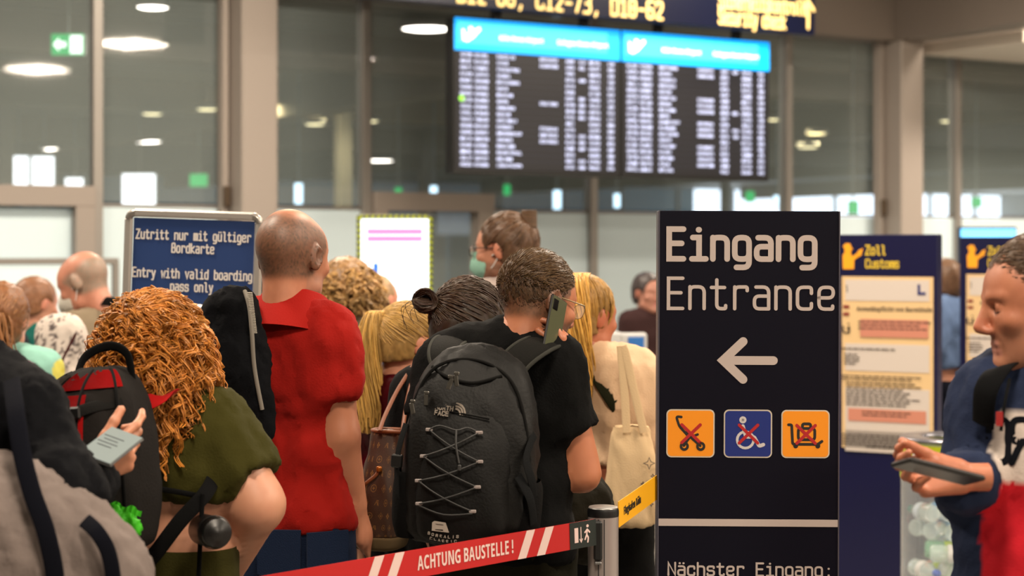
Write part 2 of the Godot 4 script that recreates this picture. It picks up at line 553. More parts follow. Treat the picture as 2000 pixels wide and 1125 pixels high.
# a line of stroke letters; x, y = lower start; h = cap height; adv = advance in cap heights; thick in cap heights
func letters(mb: MB, text: String, x: float, y: float, z: float, h: float, thick := 0.12, adv := 0.68, wide := 1.0, centre := false) -> void:
	if centre: x -= (text.length() * adv - (adv - .5 * wide)) * h * 0.5
	for ch in text:
		var paths := []
		for q in glyph(ch):
			var w := PackedVector2Array()
			for e in q: w.append(Vector2(x + e.x * wide * h, y + e.y * h))
			paths.append(w)
		strokes(mb, paths, thick * h, Transform3D(Basis(), Vector3(0, 0, z)))
		x += adv * h

func text_mesh(s: String, size: float, bold := false, mono := false, depth := 0.001) -> TextMesh:
	var f := SystemFont.new()
	f.font_names = PackedStringArray(["Droid Sans Mono" if mono else "Droid Sans"])
	f.font_weight = 700 if bold else 400
	var t := TextMesh.new()
	t.font = f; t.text = s; t.font_size = 32; t.pixel_size = size / 32.0; t.depth = depth; t.curve_step = 4.0
	return t

# ---------------------------------------------------------------- the place
func _ready() -> void:
	rng.seed = 7
	noise.seed = 3; noise.noise_type = FastNoiseLite.TYPE_SIMPLEX_SMOOTH; noise.frequency = 1.0; noise.fractal_octaves = 3
	set_camera()
	set_light()
	var fn := FastNoiseLite.new()
	fn.seed = 11; fn.frequency = 0.06; fn.fractal_octaves = 4
	fabric_tex = NoiseTexture2D.new()
	fabric_tex.noise = fn; fabric_tex.width = 256; fabric_tex.height = 256; fabric_tex.seamless = true
	build_hall()
	build_far_hall()
	build_boards()
	build_signs()
	build_barriers()
	build_bin()
	build_people()

func set_camera() -> void:
	var cam := Camera3D.new()
	cam.name = "camera"
	add_child(cam)
	cam.position = Vector3(0, EYE, 0)
	var lens := CameraAttributesPhysical.new()
	lens.frustum_focal_length = 62.5
	lens.frustum_focus_distance = 4.35
	lens.exposure_aperture = 3.2
	lens.frustum_near = 0.1
	lens.frustum_far = 200.0
	cam.attributes = lens
	cam.projection = Camera3D.PROJECTION_FRUSTUM
	cam.near = 0.1
	cam.far = 200.0
	cam.size = 0.1 * 1125.0 / F
	cam.frustum_offset = Vector2(0, -0.1 * (562.5 - HOR) / F)
	cam.current = true

func set_light() -> void:
	var e := Environment.new()
	e.background_mode = Environment.BG_COLOR
	e.background_color = Color(0.86, 0.93, 1.0)
	e.background_energy_multiplier = 2.2
	e.tonemap_mode = Environment.TONE_MAPPER_LINEAR
	e.tonemap_exposure = 1.2
	e.sdfgi_enabled = true; e.ssao_enabled = true; e.ssil_enabled = true
	var w := WorldEnvironment.new()
	w.name = "environment"; w.environment = e
	add_child(w)

# a round ceiling lamp: housing ring, glowing disc and its light
func ceiling_lamp(pos: Vector3, r: float, col: Color, shine: float, power: float, label: String, group: String) -> void:
	var o := thing("ceiling_lamp", label, "lamp", Transform3D(Basis(), pos), group)
	var ring := MB.new()
	ring.lathe(Vector3.ZERO, [Vector2(r * 1.0, 0.0), Vector2(r * 1.1, 0.0), Vector2(r * 1.12, 0.03), Vector2(r * 1.1, 0.07), Vector2(0.0, 0.07)], 24)
	put(ring, "housing", mat(Color(.75, .74, .72), .5), o)
	var disc := MB.new()
	disc.lathe(Vector3.ZERO, [Vector2(0.0, -0.012), Vector2(r * 0.8, -0.008), Vector2(r, 0.004)], 24)
	put(disc, "diffuser", glow(col, shine), o)
	var l := AreaLight3D.new()
	l.name = "lamp_light"
	l.area_size = Vector2(r * 1.7, r * 1.7); l.light_color = col; l.light_energy = power; l.area_range = 60.0; l.area_attenuation = 2.0
	l.shadow_enabled = true
	o.add_child(l)
	l.rotation.x = -PI / 2
	l.position.y = -0.03

func bar(a: Vector3, b: Vector3, w: float, dp: float, bev := 0.004) -> MB:
	var m := MB.new()
	var y := (b - a).normalized()
	var bs := Basis(U, Vector3.UP, N)
	if absf(y.y) < 0.5:
		m.box((a + b) * 0.5, Vector3(a.distance_to(b), w, dp), bev, bs)
	else:
		m.box((a + b) * 0.5, Vector3(w, a.distance_to(b), dp), bev, bs)
	return m

func build_hall() -> void:
	var bs := Basis(U, Vector3.UP, N)
	var floor_m := mat(Color(.48, .465, .44), .4)
	var fl := MB.new()
	fl.box(Vector3(2, -0.1, -20), Vector3(90, 0.2, 100), 0.0)
	structure(fl, "floor", floor_m)
	# the hall we stand in: ceiling and walls round the queue
	var paint := mat(Color(.66, .645, .615), .8)
	var c := MB.new()
	c.box(W0 + U * 3.0 + N * 10.2 + Vector3(0, 4.75, 0), Vector3(44, 0.2, 20.4), 0.0, bs)
	structure(c, "ceiling", paint)
	var wb := MB.new()
	wb.box(W0 + U * 3.0 + N * 20.5 + Vector3(0, 2.4, 0), Vector3(44, 4.8, 0.2), 0.0, bs)
	structure(wb, "wall_back", paint)
	for s in [[-19.0, "wall_left"], [25.0, "wall_right"]]:
		var wl := MB.new()
		wl.box(W0 + U * s[0] + N * 10.2 + Vector3(0, 2.4, 0), Vector3(0.2, 4.8, 20.4), 0.0, bs)
		structure(wl, s[1], paint)
	# steel columns and beams
	var steel := mat(Color(.60, .56, .53), .5)
	for t in [-6.87, 0.0, 6.87, 13.74]:
		var m := MB.new()
		m.box(wall_at(t, 1.84, 0.22), Vector3(0.30, 3.68, 0.30), 0.012, bs)
		m.box(wall_at(t - 0.19, 1.84, 0.10), Vector3(0.05, 3.68, 0.10), 0.004, bs)
		var o := structure(m, "column", steel)
		var bolt := MB.new()
		bolt.box(wall_at(t - 0.19, 2.06, 0.17), Vector3(0.05, 0.16, 0.05), 0.01, bs)
		put(bolt, "bracket", mat(Color(.36, .30, .24), .5, .6), o)
	structure(bar(wall_at(-16, 4.2, 0.12), wall_at(22, 4.2, 0.12), 1.05, 0.36), "beam_1", mat(Color(.47, .43, .40), .6))
	var b2 := MB.new()
	b2.box(wall_at(6.87, 4.2, 5.4), Vector3(0.34, 1.05, 10.2), 0.006, bs)
	structure(b2, "beam_2", mat(Color(.47, .43, .40), .6))
	var lip := MB.new()
	lip.box(wall_at(11.5, 3.62, 0.9), Vector3(8.8, 0.12, 1.3), 0.006, bs)
	structure(lip, "trim_1", mat(Color(.82, .78, .73), .7))
	# glass wall between the columns: mullions, clear panes over frosted ones
	var alu := mat(Color(.60, .58, .56), .4, .5)
	var clear := pane_mat(Color(.85, .92, .92), 0.10)
	var frost := mat(Color(.80, .87, .90), .5)
	var ts := [-7.92, -5.67, -3.42, -1.168, 1.084, 3.33, 5.58, 7.83, 10.08, 12.33]
	for k in ts.size():
		structure(bar(wall_at(ts[k], 0, 0), wall_at(ts[k], 3.68, 0), 0.075, 0.12), "trim_2", alu)
		if k == ts.size() - 1: break
		var w := Node3D.new()
		w.name = "window_%d" % (k + 1); add_child(w)
		w.set_meta("kind", "structure")
		var a: float = ts[k] + 0.04
		var b: float = ts[k + 1] - 0.04
		var up := MB.new()
		up.box(wall_at((a + b) / 2, 2.84, 0), Vector3(b - a, 1.66, 0.012), 0.0, bs)
		put(up, "clear_pane", clear, w)
		var door: bool = k == 2 or k == 4
		var lo_a: float = a if k != 4 else 2.26
		if k != 2:
			var lo := MB.new()
			lo.box(wall_at((lo_a + b) / 2, 0.985, 0), Vector3(b - lo_a, 1.97, 0.014), 0.0, bs)
			put(lo, "frosted_pane", frost, w)
			if k != 4 or true:
				put(bar(wall_at(lo_a, 1.985, 0), wall_at(b, 1.985, 0), 0.022, 0.03), "transom", alu, w)
		if door:
			var d := Node3D.new()
			d.name = "door_%d" % (1 if k == 2 else 2); add_child(d)
			d.set_meta("kind", "structure")
			var right: float = b if k == 2 else 2.26
			var fr := mat(Color(.58, .54, .51), .5, .2)
			put(bar(wall_at(a, 2.045, .05), wall_at(right, 2.045, .05), 0.15, 0.16), "lintel", fr, d)
			put(bar(wall_at(right - .08, 0, .05), wall_at(right - .08, 1.97, .05), 0.15, 0.16), "jamb", fr, d)
			put(bar(wall_at(a + .06, 0, .05), wall_at(a + .06, 1.97, .05), 0.12, 0.16), "jamb", fr, d)
			var leaf := MB.new()
			leaf.box(wall_at((a + right) / 2, 0.98, 0.03), Vector3(right - a - .22, 1.96, 0.012), 0.0, bs)
			put(leaf, "glass_leaf", frost if k == 2 else clear, d)
	# low glazed gate in front of the first door
	var g := thing("glass_gate", "low frosted glass gate with a grey metal frame by the glass wall", "gate", Transform3D(bs, wall_at(-3.1, 0, 0.7)))
	put(boxes([[Vector3(.75, 1.57, 0), Vector3(2.2, .045, .05)], [Vector3(1.83, .78, 0), Vector3(.045, 1.56, .05)], [Vector3(-.33, .78, 0), Vector3(.045, 1.56, .05)]], .005), "frame", mat(Color(.5, .48, .46), .45, .3), g)
	put(boxes([[Vector3(.75, .78, 0), Vector3(2.1, 1.5, .012)]]), "pane", frost, g)
	# lamps over the queue, out of the frame above
	for row in 4:
		for col in 5:
			ceiling_lamp(W0 + U * (-5.0 + col * 4.2) + N * (3.0 + row * 4.3) + Vector3(0, 4.62, 0), 0.45, Color(1, .93, .84), 6.0, 18.0, "round white ceiling lamp over the queue", "ceiling lamps over the queue")

func build_far_hall() -> void:
	var bs := Basis(U, Vector3.UP, N)
	var dark := mat(Color(.62, .60, .57), .7)
	var c := MB.new()
	c.box(W0 + U * 12 + N * -22.2 + Vector3(0, 4.35, 0), Vector3(90, 0.3, 44), 0.0, bs)
	structure(c, "ceiling_far", dark)
	# slatted lining under the near strip of that ceiling
	for k in 24:
		structure(bar(wall_at(-12, 4.17, -0.5 - k * .45), wall_at(26, 4.17, -0.5 - k * .45), 0.05, 0.28, 0.0), "trim_3", dark)
	# deep pale beams crossing the far hall
	var pale := mat(Color(.62, .58, .53), .8)
	for k in [[6.0, .5], [13.0, .6], [21.0, .7]]:
		structure(bar(wall_at(-30, 4.0, -k[0]), wall_at(56, 4.0, -k[0]), 0.5, k[1]), "beam_3", pale)
	for t in [-14.0, -5.0, 6.0, 16.0, 28.0, 40.0]:
		var m := MB.new()
		m.box(wall_at(t, 3.92, -24), Vector3(.5, .55, 36), .0, bs)
		structure(m, "beam_4", pale)
	var slant := MB.new()
	slant.box(wall_at(-3.6, 3.72, -3.2), Vector3(5.0, .5, .35), 0.0, Basis(Vector3.UP, 0.95) * bs)
	structure(slant, "beam_5", mat(Color(.55, .52, .49), .8))
	# posts
	for q in [[-11.0, -9.0], [-2.2, -14.0], [2.0, -13.0], [7.0, -12.0], [13.0, -20.0], [3.0, -28.0], [20.0, -9.0], [26.0, -26.0]]:
		var m := MB.new()
		m.box(wall_at(q[0], 2.1, q[1]), Vector3(.22, 4.2, .22), 0.01, bs)
		structure(m, "column", mat(Color(.60, .58, .55), .6))
	# end wall with a ribbon of windows onto the sky
	var wall_m := mat(Color(.45, .45, .44), .8)
	var teal := pane_mat(Color(.30, .45, .50), .86, .05)
	var e := MB.new()
	e.box(wall_at(12, 1.1, -44), Vector3(90, 2.2, .3), 0.0, bs)
	e.box(wall_at(12, 4.16, -44), Vector3(90, .12, .3), 0.0, bs)
	structure(e, "wall_far", wall_m)
	var ribbon := MB.new()
	ribbon.box(wall_at(3.0, 3.15, -44), Vector3(72, 1.9, .05), 0.0, bs)
	structure(ribbon, "window_20", teal)
	for k in 16:
		structure(bar(wall_at(13.0 + k * 2.8, 2.2, -44), wall_at(13.0 + k * 2.8, 4.1, -44), .09, .2), "trim_4", wall_m)
	for s in [[-33.0, "wall_far_left"], [57.0, "wall_far_right"]]:
		var wl := MB.new()
		wl.box(W0 + U * s[0] + N * -22.2 + Vector3(0, 2.1, 0), Vector3(0.3, 4.4, 44), 0.0, bs)
		structure(wl, s[1], wall_m)
	# lamps of the far hall: big white discs and small yellowish ones
	for q in [[833, 57, 19.0, .26], [543, 100, 21.0, .22], [298, 15, 17.5, .15], [115, 292, 36.0, .34], [280, 277, 34.0, .33], [742, 314, 40.0, .3], [1773, 129, 23.0, .16]]:
		ceiling_lamp(at(q[0], q[1], q[2]), q[3], Color(1, .97, .92), 8.0, 3.0, "bright white disc lamp hanging in the hall behind the glass", "white lamps behind the glass")
	for q in [[73, 196], [176, 183], [267, 167], [297, 223], [404, 214], [522, 201], [632, 192], [615, 243], [720, 237], [1515, 234], [1595, 261], [1578, 288], [1855, 237], [1440, 250]]:
		ceiling_lamp(at(q[0], q[1], 27.0), .15, Color(1, .95, .74), 2.2, 1.0, "small yellowish downlight in the hall behind the glass", "yellowish downlights behind the glass")
	# lit panels hung far back
	for q in [[34, 334, 42, 58], [84, 335, 42, 58], [271, 371, 64, 62], [145, 357, 34, 18]]:
		var d := 30.0
		var o := thing("light_panel", "white glowing panel hung far back behind the glass", "light panel", Transform3D(Basis(), at(q[0], q[1], d)), "white glowing panels behind the glass")
		var w: float = q[2] * d / F
		var h: float = q[3] * d / F
		put(boxes([[Vector3(0, 0, -.06), Vector3(w + .05, h + .05, .1)], [Vector3(0, (4.19 - o.position.y + h / 2) / 2, -.06), Vector3(.03, 4.19 - o.position.y - h / 2, .03)]], .01), "housing", mat(Color(.6, .6, .6), .5), o)
		put(boxes([[Vector3(0, 0, 0), Vector3(w, h, .02)]], .005), "lit_face", glow(Color(.95, .98, 1), 2.0), o)
	# green escape signs
	for q in [[132, 87, 17.0, 66, 44, true], [388, 352, 30.0, 36, 26, false], [778, 374, 26.0, 14, 16, false], [990, 371, 26.0, 14, 22, false], [1465, 384, 26.0, 18, 22, false], [1667, 405, 22.0, 20, 26, false], [1908, 395, 26.0, 20, 20, false]]:
		var d: float = q[2]
		var w: float = q[3] * d / F
		var h: float = q[4] * d / F
		var big: bool = q[5]
		var o := thing("exit_sign", "large green escape sign with a white arrow hanging behind the glass" if big else "small green lit escape sign far behind the glass", "exit sign", Transform3D(Basis(), at(q[0], q[1], d)), "" if big else "small green escape signs")
		put(boxes([[Vector3(0, 0, -.03), Vector3(w, h, .05)], [Vector3(0, (4.19 - o.position.y + h / 2) / 2, -.03), Vector3(.02, 4.19 - o.position.y - h / 2, .02)]], .006), "housing", mat(Color(.7, .72, .7), .5), o)
		put(boxes([[Vector3(0, 0, 0), Vector3(w * .96, h * .94, .012)]], .002), "green_face", glow(Color(.02, .62, .33), 1.3), o)
		if big:
			var p := MB.new()
			p.plate(PackedVector2Array([Vector2(-w * .42, 0), Vector2(-w * .24, h * .3), Vector2(-w * .24, h * .12), Vector2(-w * .04, h * .12), Vector2(-w * .04, -h * .12), Vector2(-w * .24, -h * .12), Vector2(-w * .24, -h * .3)]), .007, .009)
			p.box(Vector3(w * .26, 0, .008), Vector3(w * .36, h * .8, .003))
			put(p, "pictogram", glow(Color(.95, 1, .97), 1.8), o)
	# small status lights over the far gates
	for q in [[583, 378, 18, 44], [847, 374, 16, 24], [1088, 390, 18, 40], [1205, 392, 14, 30], [1519, 392, 18, 22]]:
		var d := 25.0
		var o := thing("gate_light", "small pale blue lit marker over a far gate", "light", Transform3D(Basis(), at(q[0], q[1], d)), "pale blue gate markers")
		put(boxes([[Vector3(0, 0, -.03), Vector3(q[2] * d / F, q[3] * d / F, .05)], [Vector3(0, (4.19 - o.position.y) / 2, -.04), Vector3(.02, 4.19 - o.position.y, .02)]], .006), "housing", mat(Color(.6, .65, .68), .5), o)
		put(boxes([[Vector3(0, 0, 0), Vector3(q[2] * d / F * .85, q[3] * d / F * .9, .014)]], .004), "lit_face", glow(Color(.78, .92, 1), 2.2), o)

# ---------------------------------------------------------------- departure displays and the long sign over them
func build_boards() -> void:
	var bs := Basis(U, Vector3.UP, N)
	# two screens hung side by side along the wall direction
	var p0 := at(885, 32, 13.2)
	var p1 := at(1503, 82, 14.82)
	var len := Vector2(p1.x - p0.x, p1.z - p0.z).length()
	var hgt := 1.13
	var x := Vector3(p1.x - p0.x, 0, p1.z - p0.z).normalized()
	var b := Basis(x, Vector3.UP, x.cross(Vector3.UP))
	var top: float = (p0.y + p1.y) / 2
	var rows := [
		["10:05\n10:10\n10:15\n10:20\n10:25\n10:30\n10:35\n10:40\n10:45\n10:50\n10:55\n11:00\n11:05\n11:10\n11:15\n11:20\n11:25"],
	]
	for k in 2:
		var w := len / 2 - 0.008
		var o := thing("departure_display", "departure screen with blue header, hung nearest the pillar with the bracket" if k == 0 else "departure screen with blue header, hung nearest the security check arrow", "display", Transform3D(b, Vector3((p0.x + p1.x) / 2, top - hgt / 2, (p0.z + p1.z) / 2) + x * (len / 4 * (-1 if k == 0 else 1))), "departure screens")
		put(boxes([[Vector3(0, -.01, -.06), Vector3(w, hgt + .03, .12)], [Vector3(-.35, hgt / 2 + .5, -.06), Vector3(.07, 1.0, .06)], [Vector3(.45, hgt / 2 + .5, -.06), Vector3(.07, 1.0, .06)]], .006), "housing", mat(Color(.03, .03, .035), .5), o)
		put(boxes([[Vector3(0, -.12, 0), Vector3(w - .03, hgt - .26, .01)]]), "dark_screen", glow(Color(.035, .035, .06), .6), o)
		put(boxes([[Vector3(0, hgt / 2 - .125, .004), Vector3(w - .012, .24, .016)]], .003), "header", glow(Color(0, .60, .95), 1.0), o)
		put(boxes([[Vector3(-.05, hgt / 2 - .115, .013), Vector3(w - .16, .16, .002)]]), "header_band", glow(Color(.22, .74, .98), 1.0), o)
		var logo := MB.new()
		var pl := [[-.07, -.05], [-.03, -.06], [.02, -.03], [.085, .035], [.075, .055], [.03, .03], [.0, .055], [-.02, .045], [-.01, .01], [-.045, -.01], [-.06, .03], [-.075, .03]]
		var poly := PackedVector2Array()
		for q in pl: poly.append(Vector2(q[0] - w / 2 + .14, q[1] + hgt / 2 - .12))
		logo.plate(poly, .0145, .0165)
		put(logo, "aircraft_logo", glow(Color(1, 1, 1), 1.1), o)
		var white := glow(Color(1, 1, 1), 1.1)
		for s in [["Köln Bonn Airport", -.12], ["Cologne Bonn Airport", .44]]:
			var tm := put(text_mesh(s[0], .046, true), "heading", white, o)
			tm.position = Vector3(s[1] - .05, hgt / 2 - .135, .016)
		var ink := glow(Color(.80, .84, 1.0), 1.0)
		var n := 17
		# columns of entries: x from the left edge, characters, share of rows filled
		for q in [[.06, 5, 1.0], [.20, 6, 1.0], [.42, 11, 1.0], [.86, 8, .45], [1.13, 4, 1.0], [1.27, 3, .4], [1.38, 5, 1.0], [1.58, 3, .9]]:
			var s := ""
			for r in n + 1:
				var word := ""
				if rng.randf() < q[2] or r == 0:
					var cnt: int = q[1] if q[1] < 9 else rng.randi_range(5, 11)
					for ch in cnt: word += "ABDEHKLMNOPRSTU0123456789"[rng.randi_range(0, 24)]
				s += word + ("\n" if r < n else "")
			var t := text_mesh(s, .034, true, true, .002)
			t.horizontal_alignment = HORIZONTAL_ALIGNMENT_LEFT
			t.vertical_alignment = VERTICAL_ALIGNMENT_TOP
			t.line_spacing = 7.0
			var tm := put(t, "entries", ink, o)
			tm.position = Vector3(-w / 2 + q[0] * w / 1.72, hgt / 2 - .255, .007)
		var lines := MB.new()
		for r in n: lines.box(Vector3(0, hgt / 2 - .30 - r * .047, .0055), Vector3(w - .06, .003, .001))
		put(lines, "row_lines", glow(Color(.12, .13, .2), .5), o)
		if k == 0:
			var dot := MB.new()
			dot.lathe(Vector3(-w / 2 + .065, hgt / 2 - .60, .008), [Vector2(.022, -.004), Vector2(.022, .003), Vector2(0, .003)], 14, Color.WHITE, Basis(Vector3.RIGHT, PI / 2))
			put(dot, "green_dot", glow(Color(.5, .8, .25), 1.0), o)
	# long direction sign hung over the displays
	var q1 := at(1592, 70, 14.9)
	var o := thing("direction_sign", "long dark blue hanging sign with yellow lettering and an upward arrow", "sign", Transform3D(b, q1))
	put(boxes([[Vector3(-2.2, .40, -.05), Vector3(4.4, .8, .1)], [Vector3(-.6, .95, -.05), Vector3(.05, .4, .05)], [Vector3(-3.6, .95, -.05), Vector3(.05, .4, .05)]], .006), "panel", mat(Color(.035, .055, .15), .3), o)
	var yl := glow(Color(.96, .82, .52), .6)
	var t1 := MB.new()
	for q in [["B12-60,", 0], ["C12-73,", 8], ["D10-62", 16]]:
		t1 = MB.new()
		letters(t1, q[0], -3.45 + q[1] * .0858, .03, .004, .13, .16, .66, .9)
		put(t1, "gate_lettering", yl, o)
	var t2 := MB.new()
	letters(t2, "Security check", -1.02, .035, .004, .115, .15, .44, .62)
	put(t2, "security_lettering", yl, o)
	t2 = MB.new()
	letters(t2, "Sicherheitskontrolle", -1.02, .165, .004, .115, .15, .42, .6)
	put(t2, "control_lettering", yl, o)
	var ar := MB.new()
	strokes(ar, [PackedVector2Array([Vector2(-.08, .06), Vector2(-.08, .28)]), PackedVector2Array([Vector2(-.14, .21), Vector2(-.08, .285), Vector2(-.02, .21)])], .028, Transform3D(Basis(), Vector3(0, 0, .004)))
	put(ar, "arrow", yl, o)

# ---------------------------------------------------------------- free-standing signs and screens
func build_signs() -> void:
	# entrance totem
	var d := 4.5
	var k := d / F
	var tb := at(1458, 0, d)
	var navy := mat(Color(.022, .021, .075), .55)
	navy.metallic_specular = .25
	var o := thing("entrance_totem", "tall dark navy totem sign reading Eingang Entrance with a white arrow", "sign", Transform3D(Basis(Vector3.UP, -0.02) * Basis(Vector3.BACK, -0.004), Vector3(tb.x, 0, -d)))
	var topy: float = at(0, 412, d).y
	var w := 350.0 * k
	put(boxes([[Vector3(0, topy / 2 + .02, -.04), Vector3(w, topy - .04, .08)], [Vector3(0, .01, -.04), Vector3(w + .12, .02, .16)]], .002), "panel", navy, o)
	put(boxes([[Vector3(w / 2 + .001, topy / 2 + .02, -.04), Vector3(.004, topy - .04, .084)], [Vector3(-w / 2 - .001, topy / 2 + .02, -.04), Vector3(.004, topy - .04, .084)]], .001), "edge_strip", mat(Color(.30, .29, .33), .4, .4), o)
	var white := mat(Color(.66, .61, .59), .6)
	var yy := func(py: float) -> float: return at(0, py, d).y
	var xx := func(px: float) -> float: return (px - 1458.0) * k
	var t := MB.new()
	letters(t, "Eingang", xx.call(1302), yy.call(506), .0012, 58 * k, .19, .735, 1.0)
	put(t, "bold_lettering", white, o)
	t = MB.new()
	letters(t, "Entrance", xx.call(1301), yy.call(603), .0012, 59 * k, .115, .71, .98)
	put(t, "light_lettering", white, o)
	t = MB.new()
	letters(t, "Nächster", xx.call(1303), yy.call(1124), .0012, 24 * k, .16, .795, 1.1)
	put(t, "lower_lettering", white, o)
	t = MB.new()
	letters(t, "Eingang:", xx.call(1475), yy.call(1124), .0012, 24 * k, .16, .795, 1.1)
	put(t, "lower_lettering", white, o)
	t = MB.new()
	var ax: float = xx.call(1408)
	var ay: float = yy.call(704)
	strokes(t, [PackedVector2Array([Vector2(ax, ay), Vector2(ax + 98 * k, ay)]), PackedVector2Array([Vector2(ax + 39 * k, ay + 37 * k), Vector2(ax, ay), Vector2(ax + 39 * k, ay - 37 * k)])], 17 * k, Transform3D(Basis(), Vector3(0, 0, .0012)))
	put(t, "arrow", white, o)
	put(boxes([[Vector3(0, yy.call(1021), .001), Vector3(w, 14 * k, .001)]]), "divider_stripe", white, o)
	var signs := [["pushchair", 1345, Color(.86, .52, .02)], ["wheelchair", 1457, Color(.01, .12, .42)], ["luggage_trolley", 1569, Color(.86, .52, .02)]]
	for s in signs:
		var cx: float = xx.call(s[1])
		var cy: float = yy.call(847)
		var pn := MB.new()
		pn.plate(rounded(94 * k, 94 * k, 10 * k), .0008, .0012, Transform3D(Basis(), Vector3(cx, cy, 0)))
		var part := put(pn, s[0] + "_sign", mat(Color(.72, .68, .62), .6), o)
		pn = MB.new()
		pn.plate(rounded(89 * k, 89 * k, 8 * k), .0014, .0016, Transform3D(Basis(), Vector3(cx, cy, 0)))
		put(pn, "field", mat(s[2], .5), part)
		var ink := MB.new()
		var xf := Transform3D(Basis().scaled(Vector3(k, k, k)), Vector3(cx, cy, .0020))
		var ring := func(x: float, y: float, r: float) -> PackedVector2Array:
			var q := PackedVector2Array()
			for j in 21: q.append(Vector2(x + cos(TAU * j / 20) * r, y + sin(TAU * j / 20) * r))
			return q
		if s[0] == "pushchair":
			strokes(ink, [rnd([[-18, 32], [-28, 33], [-22, 14], [-2, -8]], 5), rnd([[-2, -8], [14, -2]], 0), rnd([[-2, -8], [-13, -24]], 0), rnd([[-10, 2], [19, -24]], 0), ring.call(-12, -25, 6.5), ring.call(20, -25, 6.5)], 5, xf)
		elif s[0] == "wheelchair":
			strokes(ink, [ring.call(-10, 27, 3.4), ring.call(-10, 27, 1.0), rnd([[-10, 15], [-4, -6], [12, -6], [22, -24], [30, -21]], 3)], 7, xf)
			strokes(ink, [ring.call(-5, -12, 16)], 5, xf)
		else:
			strokes(ink, [rnd([[-33, 18], [-27, 18], [-25, -20], [24, -20], [32, -14]], 4), rnd([[-14, -11], [-14, 11], [18, 11], [18, -11]], 6, true), rnd([[-6, 12], [-6, 20], [10, 20], [10, 12]], 5), ring.call(-19, -23, 2), ring.call(24, -23, 2)], 5.5, xf)
		put(ink, "pictogram", mat(Color(.07, .05, .02) if s[0] != "wheelchair" else Color(.72, .70, .70), .6), part)
		var cross := MB.new()
		xf.origin.z = .0026
		strokes(cross, [PackedVector2Array([Vector2(-17, 17), Vector2(19, -18)]), PackedVector2Array([Vector2(19, 17), Vector2(-17, -18)])], 6, xf)
		put(cross, "red_cross", mat(Color(.62, .03, .06), .6), part)
	# customs totems
	for q in [[1729.0, 458.0, 8.5, 0.50, "blue customs totem with a full cream notice, beside the bottle bin"], [1965.0, 463.0, 9.6, 0.50, "blue customs totem partly hidden by the man in the tricolour sweatshirt"]]:
		customs_totem(q[0], q[1], q[2], q[3], q[4])
	# framed notice on a pole
	var fd := 5.6
	var fk := fd / F
	var fp := at(376, 511, fd)
	o = thing("framed_notice", "blue notice about boarding passes in a silver snap frame on a pole", "sign", Transform3D(Basis(Vector3.UP, -0.12) * Basis(Vector3.BACK, -0.035), Vector3(fp.x, fp.y, fp.z)))
	var fw := 262 * fk
	var fh := 184 * fk
	put(boxes([[Vector3(0, 0, -.006), Vector3(fw - .03, fh - .03, .008)]]), "poster", mat(Color(.14, .23, .42), .4), o)
	var silver := mat(Color(.72, .70, .68), .35, .6)
	for e in [[Vector3(0, fh / 2, 0), Vector3(fw - .03, .026, .018)], [Vector3(0, -fh / 2, 0), Vector3(fw - .03, .026, .018)], [Vector3(-fw / 2, 0, 0), Vector3(.026, fh - .03, .018)], [Vector3(fw / 2, 0, 0), Vector3(.026, fh - .03, .018)]]:
		put(boxes([e], .006), "frame_rail", silver, o)
	for sx in [-1, 1]:
		for sy in [-1, 1]:
			var cm := MB.new()
			var arc := PackedVector3Array()
			for j in 7:
				var an := j / 6.0 * PI / 2
				arc.append(Vector3(sx * (fw / 2 - .02 + sin(an) * .02), sy * (fh / 2 - .02 + cos(an) * .02), 0))
			cm.tube(arc, .0125, 8)
			put(cm, "frame_corner", mat(Color(.62, .60, .58), .3, .7), o)
	t = MB.new()
	for l in [["Zutritt nur mit gültiger", 42.0, 1.0], ["Bordkarte", 17.0, 1.0], ["Entry with valid boarding", -33.0, 1.0], ["pass only", -58.0, 1.0]]:
		t = MB.new()
		letters(t, l[0], 0, l[1] * fk, .001, 17.5 * fk, .17, .555, .72, true)
		put(t, "lettering", mat(Color(.80, .78, .76), .6), o)
	var pole := MB.new()
	pole.tube(PackedVector3Array([Vector3(.015, -fh / 2, -.02), Vector3(.015, -fp.y + .02, -.02)]), .012, 12)
	pole.lathe(Vector3(.015, -fp.y, -.02), [Vector2(0, .03), Vector2(.15, .02), Vector2(.16, 0), Vector2(0, 0)], 24)
	put(pole, "stand_pole", silver, o)
	# upright information screen with a hazard border
	var sd := 10.5
	var sk := sd / F
	var sp := at(771, 0, sd)
	o = thing("information_screen", "upright white information screen edged in yellow and black hazard stripes", "screen", Transform3D(Basis(Vector3.UP, 0.10), Vector3(sp.x, 0, -sd)))
	var s0: float = at(0, 419, sd).y
	var sw := 148 * sk
	var sh := 1.05
	put(boxes([[Vector3(0, s0 - sh / 2, -.04), Vector3(sw, sh, .08)], [Vector3(0, (s0 - sh) / 2, -.04), Vector3(.12, s0 - sh, .06)], [Vector3(0, .02, -.04), Vector3(.5, .04, .4)]], .006), "housing", mat(Color(.05, .06, .10), .5), o)
	put(boxes([[Vector3(0, s0 - sh / 2, .002), Vector3(sw - .045, sh - .05, .006)]]), "lit_face", glow(Color(.90, .95, 1.0), 1.05), o)
	var haz := MB.new()
	var stp := .034
	for j in int((sw - .02) / stp):
		for yy2 in [s0 - .014, s0 - sh + .014]:
			haz.plate(PackedVector2Array([Vector2(-sw / 2 + .012 + j * stp, yy2 - .012), Vector2(-sw / 2 + .028 + j * stp, yy2 - .012), Vector2(-sw / 2 + .038 + j * stp, yy2 + .012), Vector2(-sw / 2 + .022 + j * stp, yy2 + .012)]), .004, .006)
